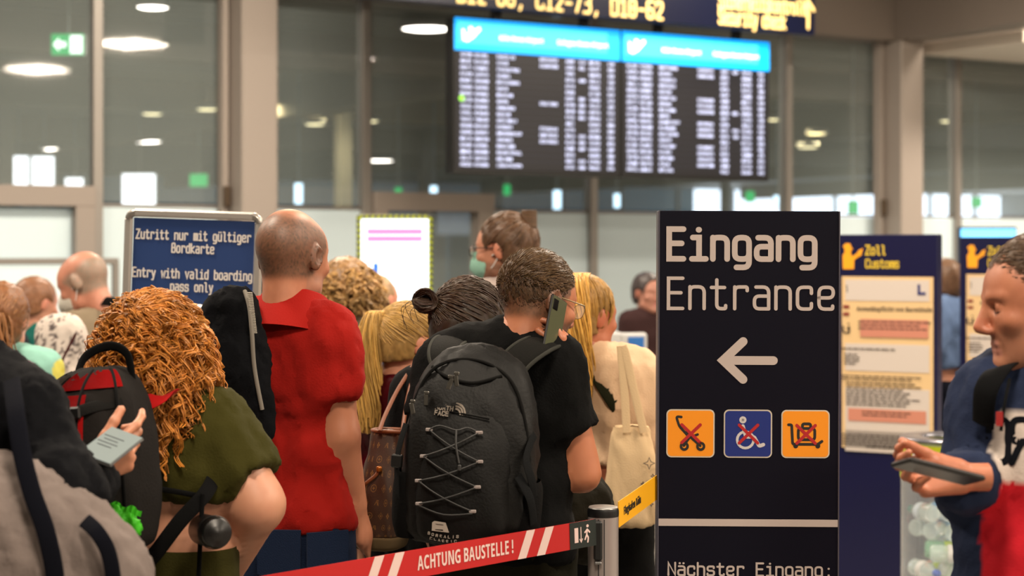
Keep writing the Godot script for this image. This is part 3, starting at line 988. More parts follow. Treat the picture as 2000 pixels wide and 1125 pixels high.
	for j in int((sh - .02) / stp):
		for x2 in [-sw / 2 + .014, sw / 2 - .014]:
			haz.plate(PackedVector2Array([Vector2(x2 - .012, s0 - .012 - j * stp), Vector2(x2 - .012, s0 - .028 - j * stp), Vector2(x2 + .012, s0 - .038 - j * stp), Vector2(x2 + .012, s0 - .022 - j * stp)]), .004, .006)
	put(haz, "hazard_stripes", mat(Color(.70, .76, .05), .5), o)
	put(boxes([[Vector3(0, s0 - .10, .006), Vector3(sw * .73, .034, .002)], [Vector3(0, s0 - .142, .006), Vector3(sw * .73, .034, .002)]]), "headline_bars", glow(Color(.80, .45, .66), .9), o)
	put(boxes([[Vector3(-sw * .25, s0 - .315, .006), Vector3(.028, .06, .002)]], .0), "blue_mark", glow(Color(.05, .35, .75), .9), o)
	var sl := AreaLight3D.new()
	sl.name = "screen_light"; sl.area_size = Vector2(sw * .9, sh * .9); sl.light_color = Color(.9, .95, 1); sl.light_energy = .5; sl.area_range = 30.0; sl.shadow_enabled = true
	o.add_child(sl)
	sl.position = Vector3(0, s0 - sh / 2, .03); sl.rotation.y = PI
	# pale blue screen by the second totem
	var bd := 13.0
	var bk := bd / F
	var bp := at(1930, 0, bd)
	o = thing("blue_screen", "pale blue glowing upright screen behind the second customs totem", "screen", Transform3D(Basis(), Vector3(bp.x, 0, -bd)))
	var b0: float = at(0, 443, bd).y
	var bw := 112 * bk
	put(boxes([[Vector3(0, b0 - .5, -.04), Vector3(bw, 1.0, .07)], [Vector3(0, (b0 - 1) / 2, -.04), Vector3(.1, b0 - 1, .06)], [Vector3(0, .02, -.04), Vector3(.5, .04, .4)]], .006), "housing", mat(Color(.04, .10, .2), .5), o)
	put(boxes([[Vector3(0, b0 - .5, .0), Vector3(bw - .02, .97, .008)]]), "lit_face", glow(Color(.42, .76, 1.0), 1.3), o)
	put(boxes([[Vector3(.02, b0 - .5, .005), Vector3(bw - .10, .85, .004)]]), "pale_field", glow(Color(.70, .90, 1.0), 1.3), o)
	# check-in terminal seen between the cream shirt and the totem
	var kd := 9.0
	var kp := at(1232, 0, kd)
	o = thing("ticket_terminal", "grey self service terminal with a blue picture behind the woman in cream", "terminal", Transform3D(Basis(Vector3.UP, .3), Vector3(kp.x, 0, -kd)))
	put(boxes([[Vector3(0, .56, 0), Vector3(.14, 1.12, .12)], [Vector3(0, .02, 0), Vector3(.3, .04, .3)], [Vector3(0, 1.17, .02), Vector3(.15, .13, .05)], [Vector3(-.10, 1.19, .0), Vector3(.09, .10, .08)]], .012), "body", mat(Color(.66, .66, .66), .4), o)
	put(boxes([[Vector3(.01, 1.17, .048), Vector3(.085, .09, .006)]], .002), "blue_picture", mat(Color(.12, .36, .62), .4), o)

func customs_totem(px: float, py: float, d: float, w: float, label: String) -> void:
	var p := at(px, 0, d)
	var top: float = at(0, py, d).y
	var o := thing("customs_totem", label, "sign", Transform3D(Basis(Vector3.UP, -0.52), Vector3(p.x, 0, -d)), "")
	put(boxes([[Vector3(0, top / 2, -.04), Vector3(w, top, .08)]], .003), "panel", mat(Color(.015, .025, .20), .35), o)
	var y0: float = top - .20
	var nh := .82
	put(boxes([[Vector3(.01, y0 - nh / 2, .003), Vector3(w - .055, nh, .005)]]), "notice", mat(Color(.80, .68, .50), .6), o)
	var pale := mat(Color(.74, .70, .67), .6)
	var inkm := mat(Color(.16, .13, .12), .7)
	for e in [[.065, .10], [.37, .13], [.58, .29], [.785, .10]]:
		put(boxes([[Vector3(.01, y0 - e[0] - (e[1] - .10) / 2 - .0, .0065), Vector3(w - .09, e[1], .002)]]), "text_field", pale, o)
	for e in [[.245, .085, w - .17, .045], [.66, .06, w - .12, .01]]:
		put(boxes([[Vector3(e[3], y0 - e[0], .009), Vector3(e[2], e[1], .002)]]), "red_field", mat(Color(.72, .47, .39), .6), o)
	var ink := MB.new()
	var rr := RandomNumberGenerator.new()
	rr.seed = 5
	# rows of small print: words as short dashes
	for e in [[.215, 3, .12, .9, .012], [.345, 1, .04, .8, .011], [.372, 4, .05, .18, .011], [.475, 2, .04, .95, .010], [.507, 8, .06, .85, .011], [.645, 2, .14, .6, .011], [.755, 4, .04, .9, .011], [.81, 1, .16, .45, .010]]:
		for r in e[1]:
			var x: float = -w / 2 + e[2]
			var end: float = -w / 2 + e[2] + (w - .09) * e[3] * rr.randf_range(.75, 1.0)
			while x < end and x < w / 2 - .05:
				var l := rr.randf_range(.012, .04)
				ink.box(Vector3(x + l / 2, y0 - e[0] - r * e[4] * 1.35, .0105), Vector3(l, .0055, .0006))
				x += l + .005
	put(ink, "small_print", inkm, o)
	var tm := put(text_mesh("Anmeldepflicht von Barmitteln", .030, true), "heading", inkm, o)
	tm.position = Vector3(.045, y0 - .155, .0065)
	tm.scale.x = .82
	put(boxes([[Vector3(-w / 2 + .06, y0 - .145, .008), Vector3(.03, .014, .002)], [Vector3(-w / 2 + .06, y0 - .18, .008), Vector3(.03, .014, .002)]]), "flag_bars", mat(Color(.45, .03, .06), .6), o)
	var pm := MB.new()
	strokes(pm, [rnd([[-.01, .0], [-.01, -.025], [.0, -.03]], .004), rnd([[.008, -.03], [.02, -.03], [.02, .0], [.012, -.012]], .004), rnd([[.016, .014], [.017, .014]], 0)], .008, Transform3D(Basis(), Vector3(-w / 2 + .055, y0 - .24, .009)))
	put(pm, "pictogram", inkm, o)
	pm = MB.new()
	strokes(pm, [rnd([[0, 0], [.004, 0], [.004, -.03]], 0)], .004, Transform3D(Basis(), Vector3(-w / 2 + .06, y0 - .045, .009)))
	put(pm, "crest_mark", inkm, o)
	put(boxes([[Vector3(w / 2 - .085, y0 - .06, .009), Vector3(.012, .05, .002)], [Vector3(w / 2 - .068, y0 - .078, .009), Vector3(.03, .012, .002)]]), "blue_logo", mat(Color(.08, .14, .4), .6), o)
	# yellow officer figure and the two words
	var fig := MB.new()
	var q := PackedVector2Array()
	for e in [[-.028, -.06], [.026, -.06], [.028, -.015], [.05, -.002], [.045, .02], [.018, .0], [.012, .012], [.012, .03], [.02, .034], [.018, .042], [.012, .046], [.008, .062], [-.012, .064], [-.028, .052], [-.026, .044], [-.02, .04], [-.02, .018], [-.03, .008]]: q.append(Vector2(e[0] - w / 2 + .07, e[1] + top - .105))
	fig.plate(q, .0005, .003)
	fig.plate(PackedVector2Array([Vector2(-w / 2 + .108, top - .112), Vector2(-w / 2 + .132, top - .100), Vector2(-w / 2 + .142, top - .065), Vector2(-w / 2 + .118, top - .075)]), .0005, .003)
	put(fig, "officer_emblem", mat(Color(.90, .60, .03), .6), o)
	var t := MB.new()
	letters(t, "Zoll", -w / 2 + .155, top - .095, .002, .042, .17, .62, .85)
	put(t, "lettering", mat(Color(.82, .70, .18), .6), o)
	t = MB.new()
	letters(t, "Customs", -w / 2 + .155, top - .158, .002, .040, .15, .60, .85)
	put(t, "lettering", mat(Color(.82, .70, .18), .6), o)

# ---------------------------------------------------------------- belts and posts
func barrier_post(pos: Vector3, label: String, called := "barrier_post") -> Node3D:
	var o := thing(called, label, "post", Transform3D(Basis(), pos))
	var tube := MB.new()
	tube.lathe(Vector3.ZERO, [Vector2(.17, 0), Vector2(.17, .015), Vector2(.05, .03), Vector2(.036, .035), Vector2(.036, .955)], 32)
	put(tube, "tube", mat(Color(.62, .58, .57), .35, .55), o)
	var ribs := MB.new()
	for an in [-0.35, 0.02, 1.9, 3.4]:
		ribs.box(Vector3(sin(an) * .0362, .50, cos(an) * .0362), Vector3(.0025, .90, .0025), 0, Basis(Vector3.UP, an))
	put(ribs, "grooves", mat(Color(.22, .21, .22), .5, .4), o)
	var cap := MB.new()
	cap.lathe(Vector3(0, .955, 0), [Vector2(.0365, -.002), Vector2(.0372, 0), Vector2(.0372, .010), Vector2(.035, .016)], 32)
	put(cap, "black_collar", mat(Color(.02, .02, .025), .4), o)
	var lid := MB.new()
	lid.lathe(Vector3(0, .971, 0), [Vector2(.035, 0), Vector2(.033, .003), Vector2(0, .005)], 32)
	put(lid, "lid", mat(Color(.55, .54, .53), .3, .6), o)
	return o

# a belt between two points, its face upright; returns its frame: x along, y up
func belt(a: Vector3, b: Vector3, h: float, m: Material, label: String, called := "barrier_belt") -> Node3D:
	var x := (b - a).normalized()
	var z := x.cross(Vector3.UP).normalized()
	var o := thing(called, label, "barrier belt", Transform3D(Basis(x, z.cross(x), z), a))
	put(boxes([[Vector3(a.distance_to(b) / 2, 0, 0), Vector3(a.distance_to(b), h, .002)]]), "webbing", m, o)
	return o

func build_barriers() -> void:
	var d := 4.2
	var base := at(1178, 0, d); base.y = 0
	var post := barrier_post(base, "silver belt post where the red and the yellow belt meet")
	post.scale = Vector3(1.0, (at(0, 988, d).y) / .975, 1.0)
	var py: float = at(0, 1033, d).y
	# cassette on the post that holds the red belt
	put(boxes([[Vector3(-.014, .905, .036), Vector3(.020, .085, .02)]], .004), "belt_clip", mat(Color(.015, .015, .02), .4), post)
	put(boxes([[Vector3(-.014, .857, .038), Vector3(.016, .006, .014)]], .002), "clip_screw", mat(Color(.5, .5, .5), .3, .8), post)
	# red belt: from the post towards us and to the left
	var a := Vector3(base.x - .02, py, -d + .045)
	var far := at(560, 1146, 3.64)
	var red := mat(Color(.66, .035, .04), .55)
	var rb := belt(far + (far - a) * .22, a, .061, red, "red warning belt with white stripes and lettering, tied to the silver post")
	var len := (far + (far - a) * .22).distance_to(a)
	var wht := mat(Color(.80, .70, .68), .6)
	var at_px := func(px: float) -> float:   # how far along the belt a column of the picture falls
		var lo := 0.0
		var hi := len
		for j in 30:
			var mid := (lo + hi) / 2
			var q: Vector3 = rb.transform * Vector3(mid, 0, 0)
			if 1000.0 + q.x / -q.z * F < px: lo = mid
			else: hi = mid
		return lo
	put(boxes([[Vector3((at_px.call(1112) + len) / 2, 0, .0016), Vector3(len - at_px.call(1112), .0612, .001)]]), "green_end", mat(Color(.02, .075, .06), .6), rb)
	for px in [720, 760, 1018, 1055]:
		var st := MB.new()
		var x0: float = at_px.call(px)
		st.plate(PackedVector2Array([Vector2(x0 - .012, -.0305), Vector2(x0 + .012, -.0305), Vector2(x0 + .040, .0305), Vector2(x0 + .016, .0305)]), .0014, .0018)
		put(st, "white_stripe", wht, rb)
	var t0: float = at_px.call(815)
	var t1: float = at_px.call(1002)
	var tm := text_mesh("ACHTUNG BAUSTELLE !", .042, true, false, .0006)
	var tn := put(tm, "lettering", wht, rb)
	tn.scale.x = (t1 - t0) / tm.get_aabb().size.x
	tn.position = Vector3((t0 + t1) / 2, .0, .0018)
	var ex := MB.new()
	var e0: float = at_px.call(1118)
	ex.box(Vector3(e0 + .010, 0, .0024), Vector3(.011, .034, .0006))
	var xf := Transform3D(Basis(), Vector3(e0, 0, .0024))
	strokes(ex, [rnd([[.024, .017], [.024, -.016]], 0), rnd([[.020, -.010], [.024, -.017], [.028, -.010]], 0)], .0022, xf)
	strokes(ex, [rnd([[.044, .018], [.0445, .018]], 0)], .007, xf)
	strokes(ex, [rnd([[.043, .010], [.041, -.002], [.046, -.009], [.044, -.019]], .003), rnd([[.041, -.002], [.036, -.012]], 0), rnd([[.036, .004], [.043, .010], [.050, .003]], .002)], .0042, xf)
	put(ex, "exit_pictogram", wht, rb)
	# yellow belt: from the post away behind the totem
	var y1 := at(1400, 868, 5.15)
	var ya := Vector3(base.x + .036, at(0, 1005, d).y, -d)
	var yel := mat(Color(.86, .62, .02), .55)
	var yb := belt(ya, ya + (y1 - ya) * 2.2, .061, yel, "yellow belt running from the silver post behind the entrance totem")
	var yt := text_mesh("Flughafen Köln", .026, true, false, .0006)
	var yn := put(yt, "lettering", mat(Color(.12, .10, .05), .6), yb)
	yn.position = Vector3(.115, 0, .0018); yn.scale = Vector3(.8, 1.0, 1)
	var p2 := ya + (y1 - ya) * 2.25
	barrier_post(Vector3(p2.x, 0, p2.z), "grey belt post hidden behind the entrance totem")
	var p3: Vector3 = rb.position
	barrier_post(Vector3(p3.x, 0, p3.z), "grey belt post at the near end of the red belt")
	# far lane by the customs totems
	var fd := 10.6
	for q in [[1800.0, 1935.0, 758.0], [1640.0, 1852.0, 800.0]]:
		var f0 := at(q[0], q[2], fd)
		var f1 := at(q[1], q[2], fd)
		belt(f0, f1, .058, yel, "upper yellow lane belt behind the customs totem" if q[2] < 780 else "lower yellow lane belt behind the customs totem")
	var fp := at(1861, 0, fd)
	barrier_post(Vector3(fp.x, 0, -fd), "pale belt post in the far lane beside the bottle bin")
	for q in [[880.0], [1062.0]]:
		var g0 := at(1590, q[0], 9.2)
		var g1 := at(1720, q[0] - 4, 9.4)
		belt(g0, g1, .055, yel, "yellow lane belt between the two totems, upper one" if q[0] < 900 else "yellow lane belt between the two totems, lower one")

# ---------------------------------------------------------------- transparent bin of deposit bottles
func build_bin() -> void:
	var d := 7.4
	var c := at(1858, 0, d)
	c.y = 0
	var r := .205
	var top: float = at(0, 858, d).y
	var o := thing("donation_bin", "clear round bin with a yellow green Donate band, half full of bottles", "bin", Transform3D(Basis(), c))
	var wall := MB.new()
	wall.lathe(Vector3.ZERO, [Vector2(r, .05), Vector2(r, top)], 48)
	put(wall, "clear_wall", pane_mat(Color(.9, .93, .93), .14, .05), o)
	var base := MB.new()
	base.lathe(Vector3.ZERO, [Vector2(r + .01, 0), Vector2(r + .01, .05), Vector2(0, .05)], 40)
	put(base, "base", mat(Color(.3, .3, .32), .5), o)
	var rim := MB.new()
	rim.lathe(Vector3(0, top, 0), [Vector2(r - .006, 0), Vector2(r + .006, 0), Vector2(r + .006, .012), Vector2(r - .03, .016), Vector2(r - .09, .012), Vector2(r - .09, 0)], 48)
	put(rim, "rim", mat(Color(.42, .42, .45), .25, .5), o)
	var band := MB.new()
	band.lathe(Vector3.ZERO, [Vector2(r + .002, top - .155), Vector2(r + .002, top - .012)], 48)
	put(band, "yellow_band", mat(Color(.66, .70, .03), .5), o)
	var wb := MB.new()
	for s in 6:
		var a0 := 3.62 + s * .035
		wb.quad(Vector3(cos(a0) * (r + .003), top - .10, -sin(a0) * (r + .003)), Vector3(cos(a0 + .035) * (r + .003), top - .10, -sin(a0 + .035) * (r + .003)), Vector3(cos(a0 + .035) * (r + .003), top - .014, -sin(a0 + .035) * (r + .003)), Vector3(cos(a0) * (r + .003), top - .014, -sin(a0) * (r + .003)), Vector3(cos(a0), 0, -sin(a0)))
	put(wb, "white_label", mat(Color(.75, .72, .68), .6), o)
	var word := MB.new()
	var flat := MB.new()
	letters(flat, "Donate", 0, 0, 0, .052, .13, .62, .85)
	# bend the word round the bin
	for k in flat.v.size():
		var an := -0.62 + flat.v[k].x / r
		flat.v[k] = Vector3(sin(an) * (r + .0035), top - .10 + flat.v[k].y, cos(an) * (r + .0035))
		flat.n[k] = Vector3(sin(an), 0, cos(an))
	put(flat, "lettering", mat(Color(.05, .05, .04), .6), o)
	# bottles
	var glassy := pane_mat(Color(.86, .93, .93), .34, .08)
	var greeny := pane_mat(Color(.45, .78, .60), .35, .08)
	var caps := [Color(.05, .45, .42), Color(.80, .12, .05), Color(.90, .35, .03), Color(.1, .3, .7), Color(.75, .78, .1), Color(.85, .85, .85)]
	var labels := [Color(.75, .80, .86), Color(.35, .58, .80), Color(.62, .72, .2), Color(.8, .8, .8)]
	var cn := ["teal", "red", "orange", "blue", "lime", "white"]
	var ln := ["pale", "sky blue", "green", "white"]
	var rr := RandomNumberGenerator.new()
	rr.seed = 21
	for k in 28:
		var lay := k / 4
		var turn := lay * 1.05 + .3
		var tilt := Basis(Vector3.UP, turn + rr.randf_range(-.04, .04)) * Basis(Vector3.RIGHT, PI / 2 + rr.randf_range(-.03, .03)) * Basis(Vector3.RIGHT, PI if rr.randf() < .5 else 0.0)
		var ctr := Basis(Vector3.UP, turn) * Vector3((k % 4 - 1.5) * .086, .10 + lay * .079, rr.randf_range(-.02, .02))
		var h := rr.randf_range(.19, .22) if k % 4 == 1 or k % 4 == 2 else rr.randf_range(.16, .18)
		var br := .0365
		var bo := thing("plastic_bottle", "empty plastic bottle with a %s cap and %s label in the clear bin" % [cn[k % 6], ln[k % 4]], "bottle", Transform3D(tilt, c + ctr), "bottles in the clear bin")
		var body := MB.new()
		body.lathe(Vector3(0, -h / 2, 0), [Vector2(0, .005), Vector2(br * .8, 0), Vector2(br, .012), Vector2(br, h * .3), Vector2(br * .92, h * .36), Vector2(br, h * .42), Vector2(br, h * .62), Vector2(br * .75, h * .78), Vector2(.013, h * .9), Vector2(.013, h)], 18)
		put(body, "body", greeny if k % 5 == 3 else glassy, bo)
		var cap := MB.new()
		cap.lathe(Vector3(0, h / 2 - .004, 0), [Vector2(.0155, 0), Vector2(.0155, .018), Vector2(0, .02)], 14)
		put(cap, "cap", mat(caps[k % 6], .4), bo)
		var lab := MB.new()
		lab.lathe(Vector3(0, -h / 2, 0), [Vector2(br + .001, h * .40), Vector2(br + .001, h * .62)], 18)
		put(lab, "label", mat(labels[k % 4], .5), bo)

# ---------------------------------------------------------------- people
var fields := {}
func jitter(p: Vector3, freq: float) -> float:
	return noise.get_noise_3d(p.x * freq, p.y * freq, p.z * freq)

func torso(fd: Field, J: Dictionary, s: float, w: float, grow: float, k := 0.05) -> void:
	var r: Vector3 = J.r
	var f: Vector3 = J.f
	var hip: Vector3 = J.hip
	var neck: Vector3 = J.neck
	var chest := hip.lerp(neck, .66) - f * .005
	var upper := hip.lerp(neck, .86) - f * .012
	var waist := hip.lerp(neck, .30)
	var g := grow
	fd.capsule(hip - r * .065 * s * w, hip + r * .065 * s * w, .108 * s * w + g, .108 * s * w + g, k, .88, f)
	fd.capsule(waist - r * .062 * s * w, waist + r * .062 * s * w, .103 * s * w + g, .103 * s * w + g, k, .86, f)
	fd.capsule(chest - r * .082 * s * w, chest + r * .082 * s * w, .108 * s * w + g, .108 * s * w + g, k, .86, f)
	fd.capsule(upper - r * .10 * s, upper + r * .10 * s, .074 * s + g, .074 * s + g, k, .9, f)
	fd.capsule(J.shL, neck - r * .02 * s - Vector3(0, .03 * s, 0), .050 * s + g, .050 * s + g, k)
	fd.capsule(J.shR, neck + r * .02 * s - Vector3(0, .03 * s, 0), .050 * s + g, .050 * s + g, k)

# the whole person: one body mesh with clothing and hair as children
func person(sp: Dictionary) -> MeshInstance3D:
	var d: float = sp.d
	var base := at(sp.hip, 0, d)
	base.y = 0
	var L := func(q: Array) -> Vector3: return at(q[0], q[1], d - (q[2] if q.size() > 2 else 0.0)) - base
	var neck: Vector3 = L.call(sp.neck)
	var s: float = neck.y / 1.46
	var yaw := deg_to_rad(sp.yaw)
	var r := Vector3(cos(yaw), 0, sin(yaw))
	var f := Vector3(sin(yaw), 0, -cos(yaw))
	var w: float = sp.get("w", 1.0)
	var aw: float = sp.get("arm", 1.0)
	var up := Vector3.UP
	var J := {"r": r, "f": f, "neck": neck, "hip": Vector3(0, .95 * s, 0)}
	for q in [["L", -1.0], ["R", 1.0]]:
		var e: float = q[1]
		J["sh" + q[0]] = neck + r * e * .165 * s * lerpf(1.0, w, .5) - up * .055 * s
		J["kn" + q[0]] = Vector3(0, .50 * s, 0) + r * e * .105 * s * w + f * .02
		J["an" + q[0]] = Vector3(0, .08 * s, 0) + r * e * .11 * s * w
	for key in sp.get("j", {}): J[key] = L.call(sp.j[key])
	for q in [["L", -1.0], ["R", 1.0]]:
		var e: float = q[1]
		if not J.has("el" + q[0]): J["el" + q[0]] = J["sh" + q[0]] + r * e * .05 * s - up * .29 * s - f * .02
		if not J.has("wr" + q[0]): J["wr" + q[0]] = J["el" + q[0]] - up * .24 * s + f * .06 + r * e * .01
	var hd: Dictionary = sp.head
	var hp: Vector3 = L.call(hd.p)
	var hs: float = hd.get("s", 1.0)
	var hb := Basis(up, -deg_to_rad(hd.yaw)) * Basis(Vector3.RIGHT, deg_to_rad(hd.get("pitch", 0.0))) * Basis(Vector3.BACK, deg_to_rad(hd.get("roll", 0.0)))
	var hx := Transform3D(hb.scaled(Vector3.ONE * hs), hp)
	var lo := hp
	var hi := hp
	for key in J:
		if key == "r" or key == "f": continue
		var p: Vector3 = J[key]
		lo = Vector3(minf(lo.x, p.x), 0, minf(lo.z, p.z))
		hi = Vector3(maxf(hi.x, p.x), maxf(hi.y, p.y), maxf(hi.z, p.z))
	var pad := Vector3(.22 * w, 0.03, .24 * w)
	lo -= pad; hi += pad
	hi.y = neck.y + .14
	var cell: float = sp.get("cell", .022)
	var skin: Color = sp.get("skin", Color(.62, .36, .25))
	var flesh := func(p: Vector3, _n: Vector3) -> Color:
		var q := jitter(p, 26.0) * .07 + jitter(p, 7.0) * .06
		return Color(skin.r * (1.0 + q), skin.g * (1.0 + q * 1.5), skin.b * (1.0 + q * 1.6))
	var out := MB.new()
	var fd := Field.new(lo, hi, cell)
	torso(fd, J, s, w, 0.0)
	fd.capsule(J.neck - up * .05, hp - hb.y * .06 + hb.z * .02, .062 * s, .056 * hs, .04)
	for q in ["L", "R"]:
		fd.capsule(J["sh" + q], J["el" + q], .054 * s * aw, .042 * s * aw, .03)
		fd.capsule(J["el" + q], J["wr" + q], .043 * s * aw, .027 * s * lerpf(1.0, aw, .4), .025)
		var hip: Vector3 = J.hip + (r if q == "R" else -r) * .085 * s * w - up * .03
		fd.capsule(hip, J["kn" + q], .088 * s * w, .058 * s, .03)
		fd.capsule(J["kn" + q], J["an" + q], .058 * s, .038 * s, .03)
		fd.capsule(J["an" + q] - up * .035, J["an" + q] - up * .04 + f * .16, .036, .03, .02)
		if not sp.get("hand" + q, false):
			var wd: Vector3 = (J["wr" + q] - J["el" + q]).normalized()
			fd.capsule(J["wr" + q], J["wr" + q] + wd * .09, .028, .036, .02, .6, r)
			fd.capsule(J["wr" + q] + wd * .09, J["wr" + q] + wd * .165, .030, .012, .02, .6, r)
	fd.nets(out, Transform3D(), flesh)
	build_head(out, hx, hd, skin)
	for q in ["L", "R"]:
		if sp.get("hand" + q, false):
			var h: Dictionary = sp["hand" + q]
			var y: Vector3 = h.dir.normalized()
			var z: Vector3 = (h.back - y * h.back.dot(y)).normalized()
			hand(out, Transform3D(Basis(y.cross(z), y, z), J["wr" + q]), 1.0 if h.get("thumb_x", 1.0) > 0 else -1.0, h.pose, skin)
	var m := mat(Color.WHITE, .5, 0.0, true)
	var o := put(out, "person", m)
	o.position = base
	tag(o, sp.label, "person", sp.get("group", ""))
	# clothing
	var sh: Dictionary = sp.get("shirt", {})
	if sh:
		var g: float = sh.get("grow", .014)
		var sf := Field.new(lo, hi, sh.get("cell", cell))
		torso(sf, J, s, w, g, .06)
		var hem: float = sh.get("hem", .86 * s)
		if hem < .93 * s:
			sf.capsule(J.hip - r * .06 * s * w, J.hip - r * .06 * s * w + up * (hem - .95 * s - .05), .108 * s * w + g, .108 * s * w + g, .05, .9, f)
			sf.capsule(J.hip + r * .06 * s * w, J.hip + r * .06 * s * w + up * (hem - .95 * s - .05), .108 * s * w + g, .108 * s * w + g, .05, .9, f)
		sf.cut(Vector3(0, hem, 0), -up)
		fields[o] = sf.copy()
		for q in ["L", "R"]:
			var a: Vector3 = J["sh" + q]
			var b: Vector3 = J["el" + q]
			var c: Vector3 = J["wr" + q]
			var sl: float = sh.get("sleeve" + q, sh.get("sleeve", .6))   # 0..1 upper arm, 1..2 forearm
			var loose: float = g + sh.get("loose", .010)
			var af := sf.blank()
			if sl <= 1.0:
				var e := a.lerp(b, sl)
				af.capsule(a, e + (b - a).normalized() * .03, .054 * s * aw + g, .048 * s * aw + loose, .035)
				af.cut(e, (b - a).normalized(), .16 * aw)
			else:
				var e := b.lerp(c, sl - 1.0)
				af.capsule(a, b, .054 * s * aw + g, .044 * s * aw + loose, .035)
				af.capsule(b, e + (c - b).normalized() * .02, .044 * s * aw + loose, .030 * s * aw + loose, .03)
				af.cut(e, (c - b).normalized(), .09)
			sf.join(af)
		var collar: Vector3 = neck + up * sh.get("collar", .045)
		sf.cut(collar, (up + f * .35).normalized(), .115)
		var mb := MB.new()
		sf.nets(mb, Transform3D(), sh.get("paint"))
		folds(mb, sh.get("fold", .007), sh.get("dense", 9.0), s)
		var sm: Material = sh.get("mat") if sh.has("mat") else cloth(sh.color, 90, .06 if cell < .02 else .0, sh.has("paint"))
		put(mb, sh.get("called", "shirt"), sm, o)
	var tr: Dictionary = sp.get("legs", {"color": Color(.06, .06, .08)})
	var tf := Field.new(Vector3(lo.x, 0, lo.z), Vector3(hi.x, 1.12 * s, hi.z), maxf(cell, .02))
	tf.capsule(J.hip - r * .065 * s * w, J.hip + r * .065 * s * w, .108 * s * w + .010, .108 * s * w + .010, .05, .9, f)
	tf.capsule(J.hip.lerp(neck, .3) - r * .06 * s * w, J.hip.lerp(neck, .3) + r * .06 * s * w, .104 * s * w + .008, .104 * s * w + .008, .05, .86, f)
	for q in ["L", "R"]:
		var hip: Vector3 = J.hip + (r if q == "R" else -r) * .085 * s * w - up * .03
		tf.capsule(hip, J["kn" + q], .088 * s * w + .014, .066 * s + .012, .03)
		tf.capsule(J["kn" + q], J["an" + q], .066 * s + .012, .06 * s, .03)
	tf.cut(Vector3(0, tr.get("waist", 1.0 * s), 0), up)
	tf.cut(Vector3(0, .07, 0), -up)
	var tm := MB.new()
	tf.nets(tm)
	folds(tm, .008, 8.0, s)
	put(tm, "trousers", tr.get("mat") if tr.has("mat") else cloth(tr.color, 90, .06 if cell < .02 else .0), o)
	for q in ["L", "R"]:
		var shoe := MB.new()
		var a: Vector3 = J["an" + q]
		var sf2 := Field.new(Vector3(a.x, 0, a.z) - Vector3(.25, .02, .25), Vector3(a.x, .14, a.z) + Vector3(.25, .02, .25), .014)
		sf2.capsule(Vector3(a.x, .045, a.z) - f * .05, Vector3(a.x, .04, a.z) + f * .17, .045, .038, .02)
		sf2.capsule(Vector3(a.x, .05, a.z), Vector3(a.x, .10, a.z), .046, .044, .02)
		sf2.cut(Vector3(0, .003, 0), -up)
		sf2.nets(shoe)
		put(shoe, "shoe", mat(sp.get("shoe", Color(.08, .08, .09)), .6), o)
	o.set_meta("hx", hx)
	var res := o
	return res

# where the line of sight through a pixel meets a person's garment, and the garment's normal there
func on_cloth(o: Node3D, px: float, py: float, d: float, amp := 0.0, freq := 8.0) -> Array:
	var fd: Field = fields[o]
	var a := at(px, py, d - .45) - o.position
	var b := at(px, py, d + .45) - o.position
	var p := a
	for k in 300:
		p = a.lerp(b, k / 300.0)
		if fd.value(p) < 0.0: break
	var n := fd.slope(p)
	return [p + n * drape(p, amp, freq), n]

func drape(p: Vector3, amp: float, freq: float) -> float:
	var q := noise.get_noise_3d(p.x * freq * 1.0 + 5.0, p.y * freq * .55 + p.x * freq * .5, p.z * freq)
	var e := noise.get_noise_3d(p.x * freq * 2.7, p.y * freq * 2.0 + p.x * freq, p.z * freq * 2.7 + 9.0)
	return amp * (q - absf(e) * .7 + .35)

# drape: push a garment's surface in and out along its normals, finer across than down
func folds(mb: MB, amp: float, freq: float, s := 1.0, from := 0) -> void:
	for k in range(from, mb.v.size()):
		mb.v[k] += mb.n[k] * drape(mb.v[k], amp, freq)
	mb.smooth(from)

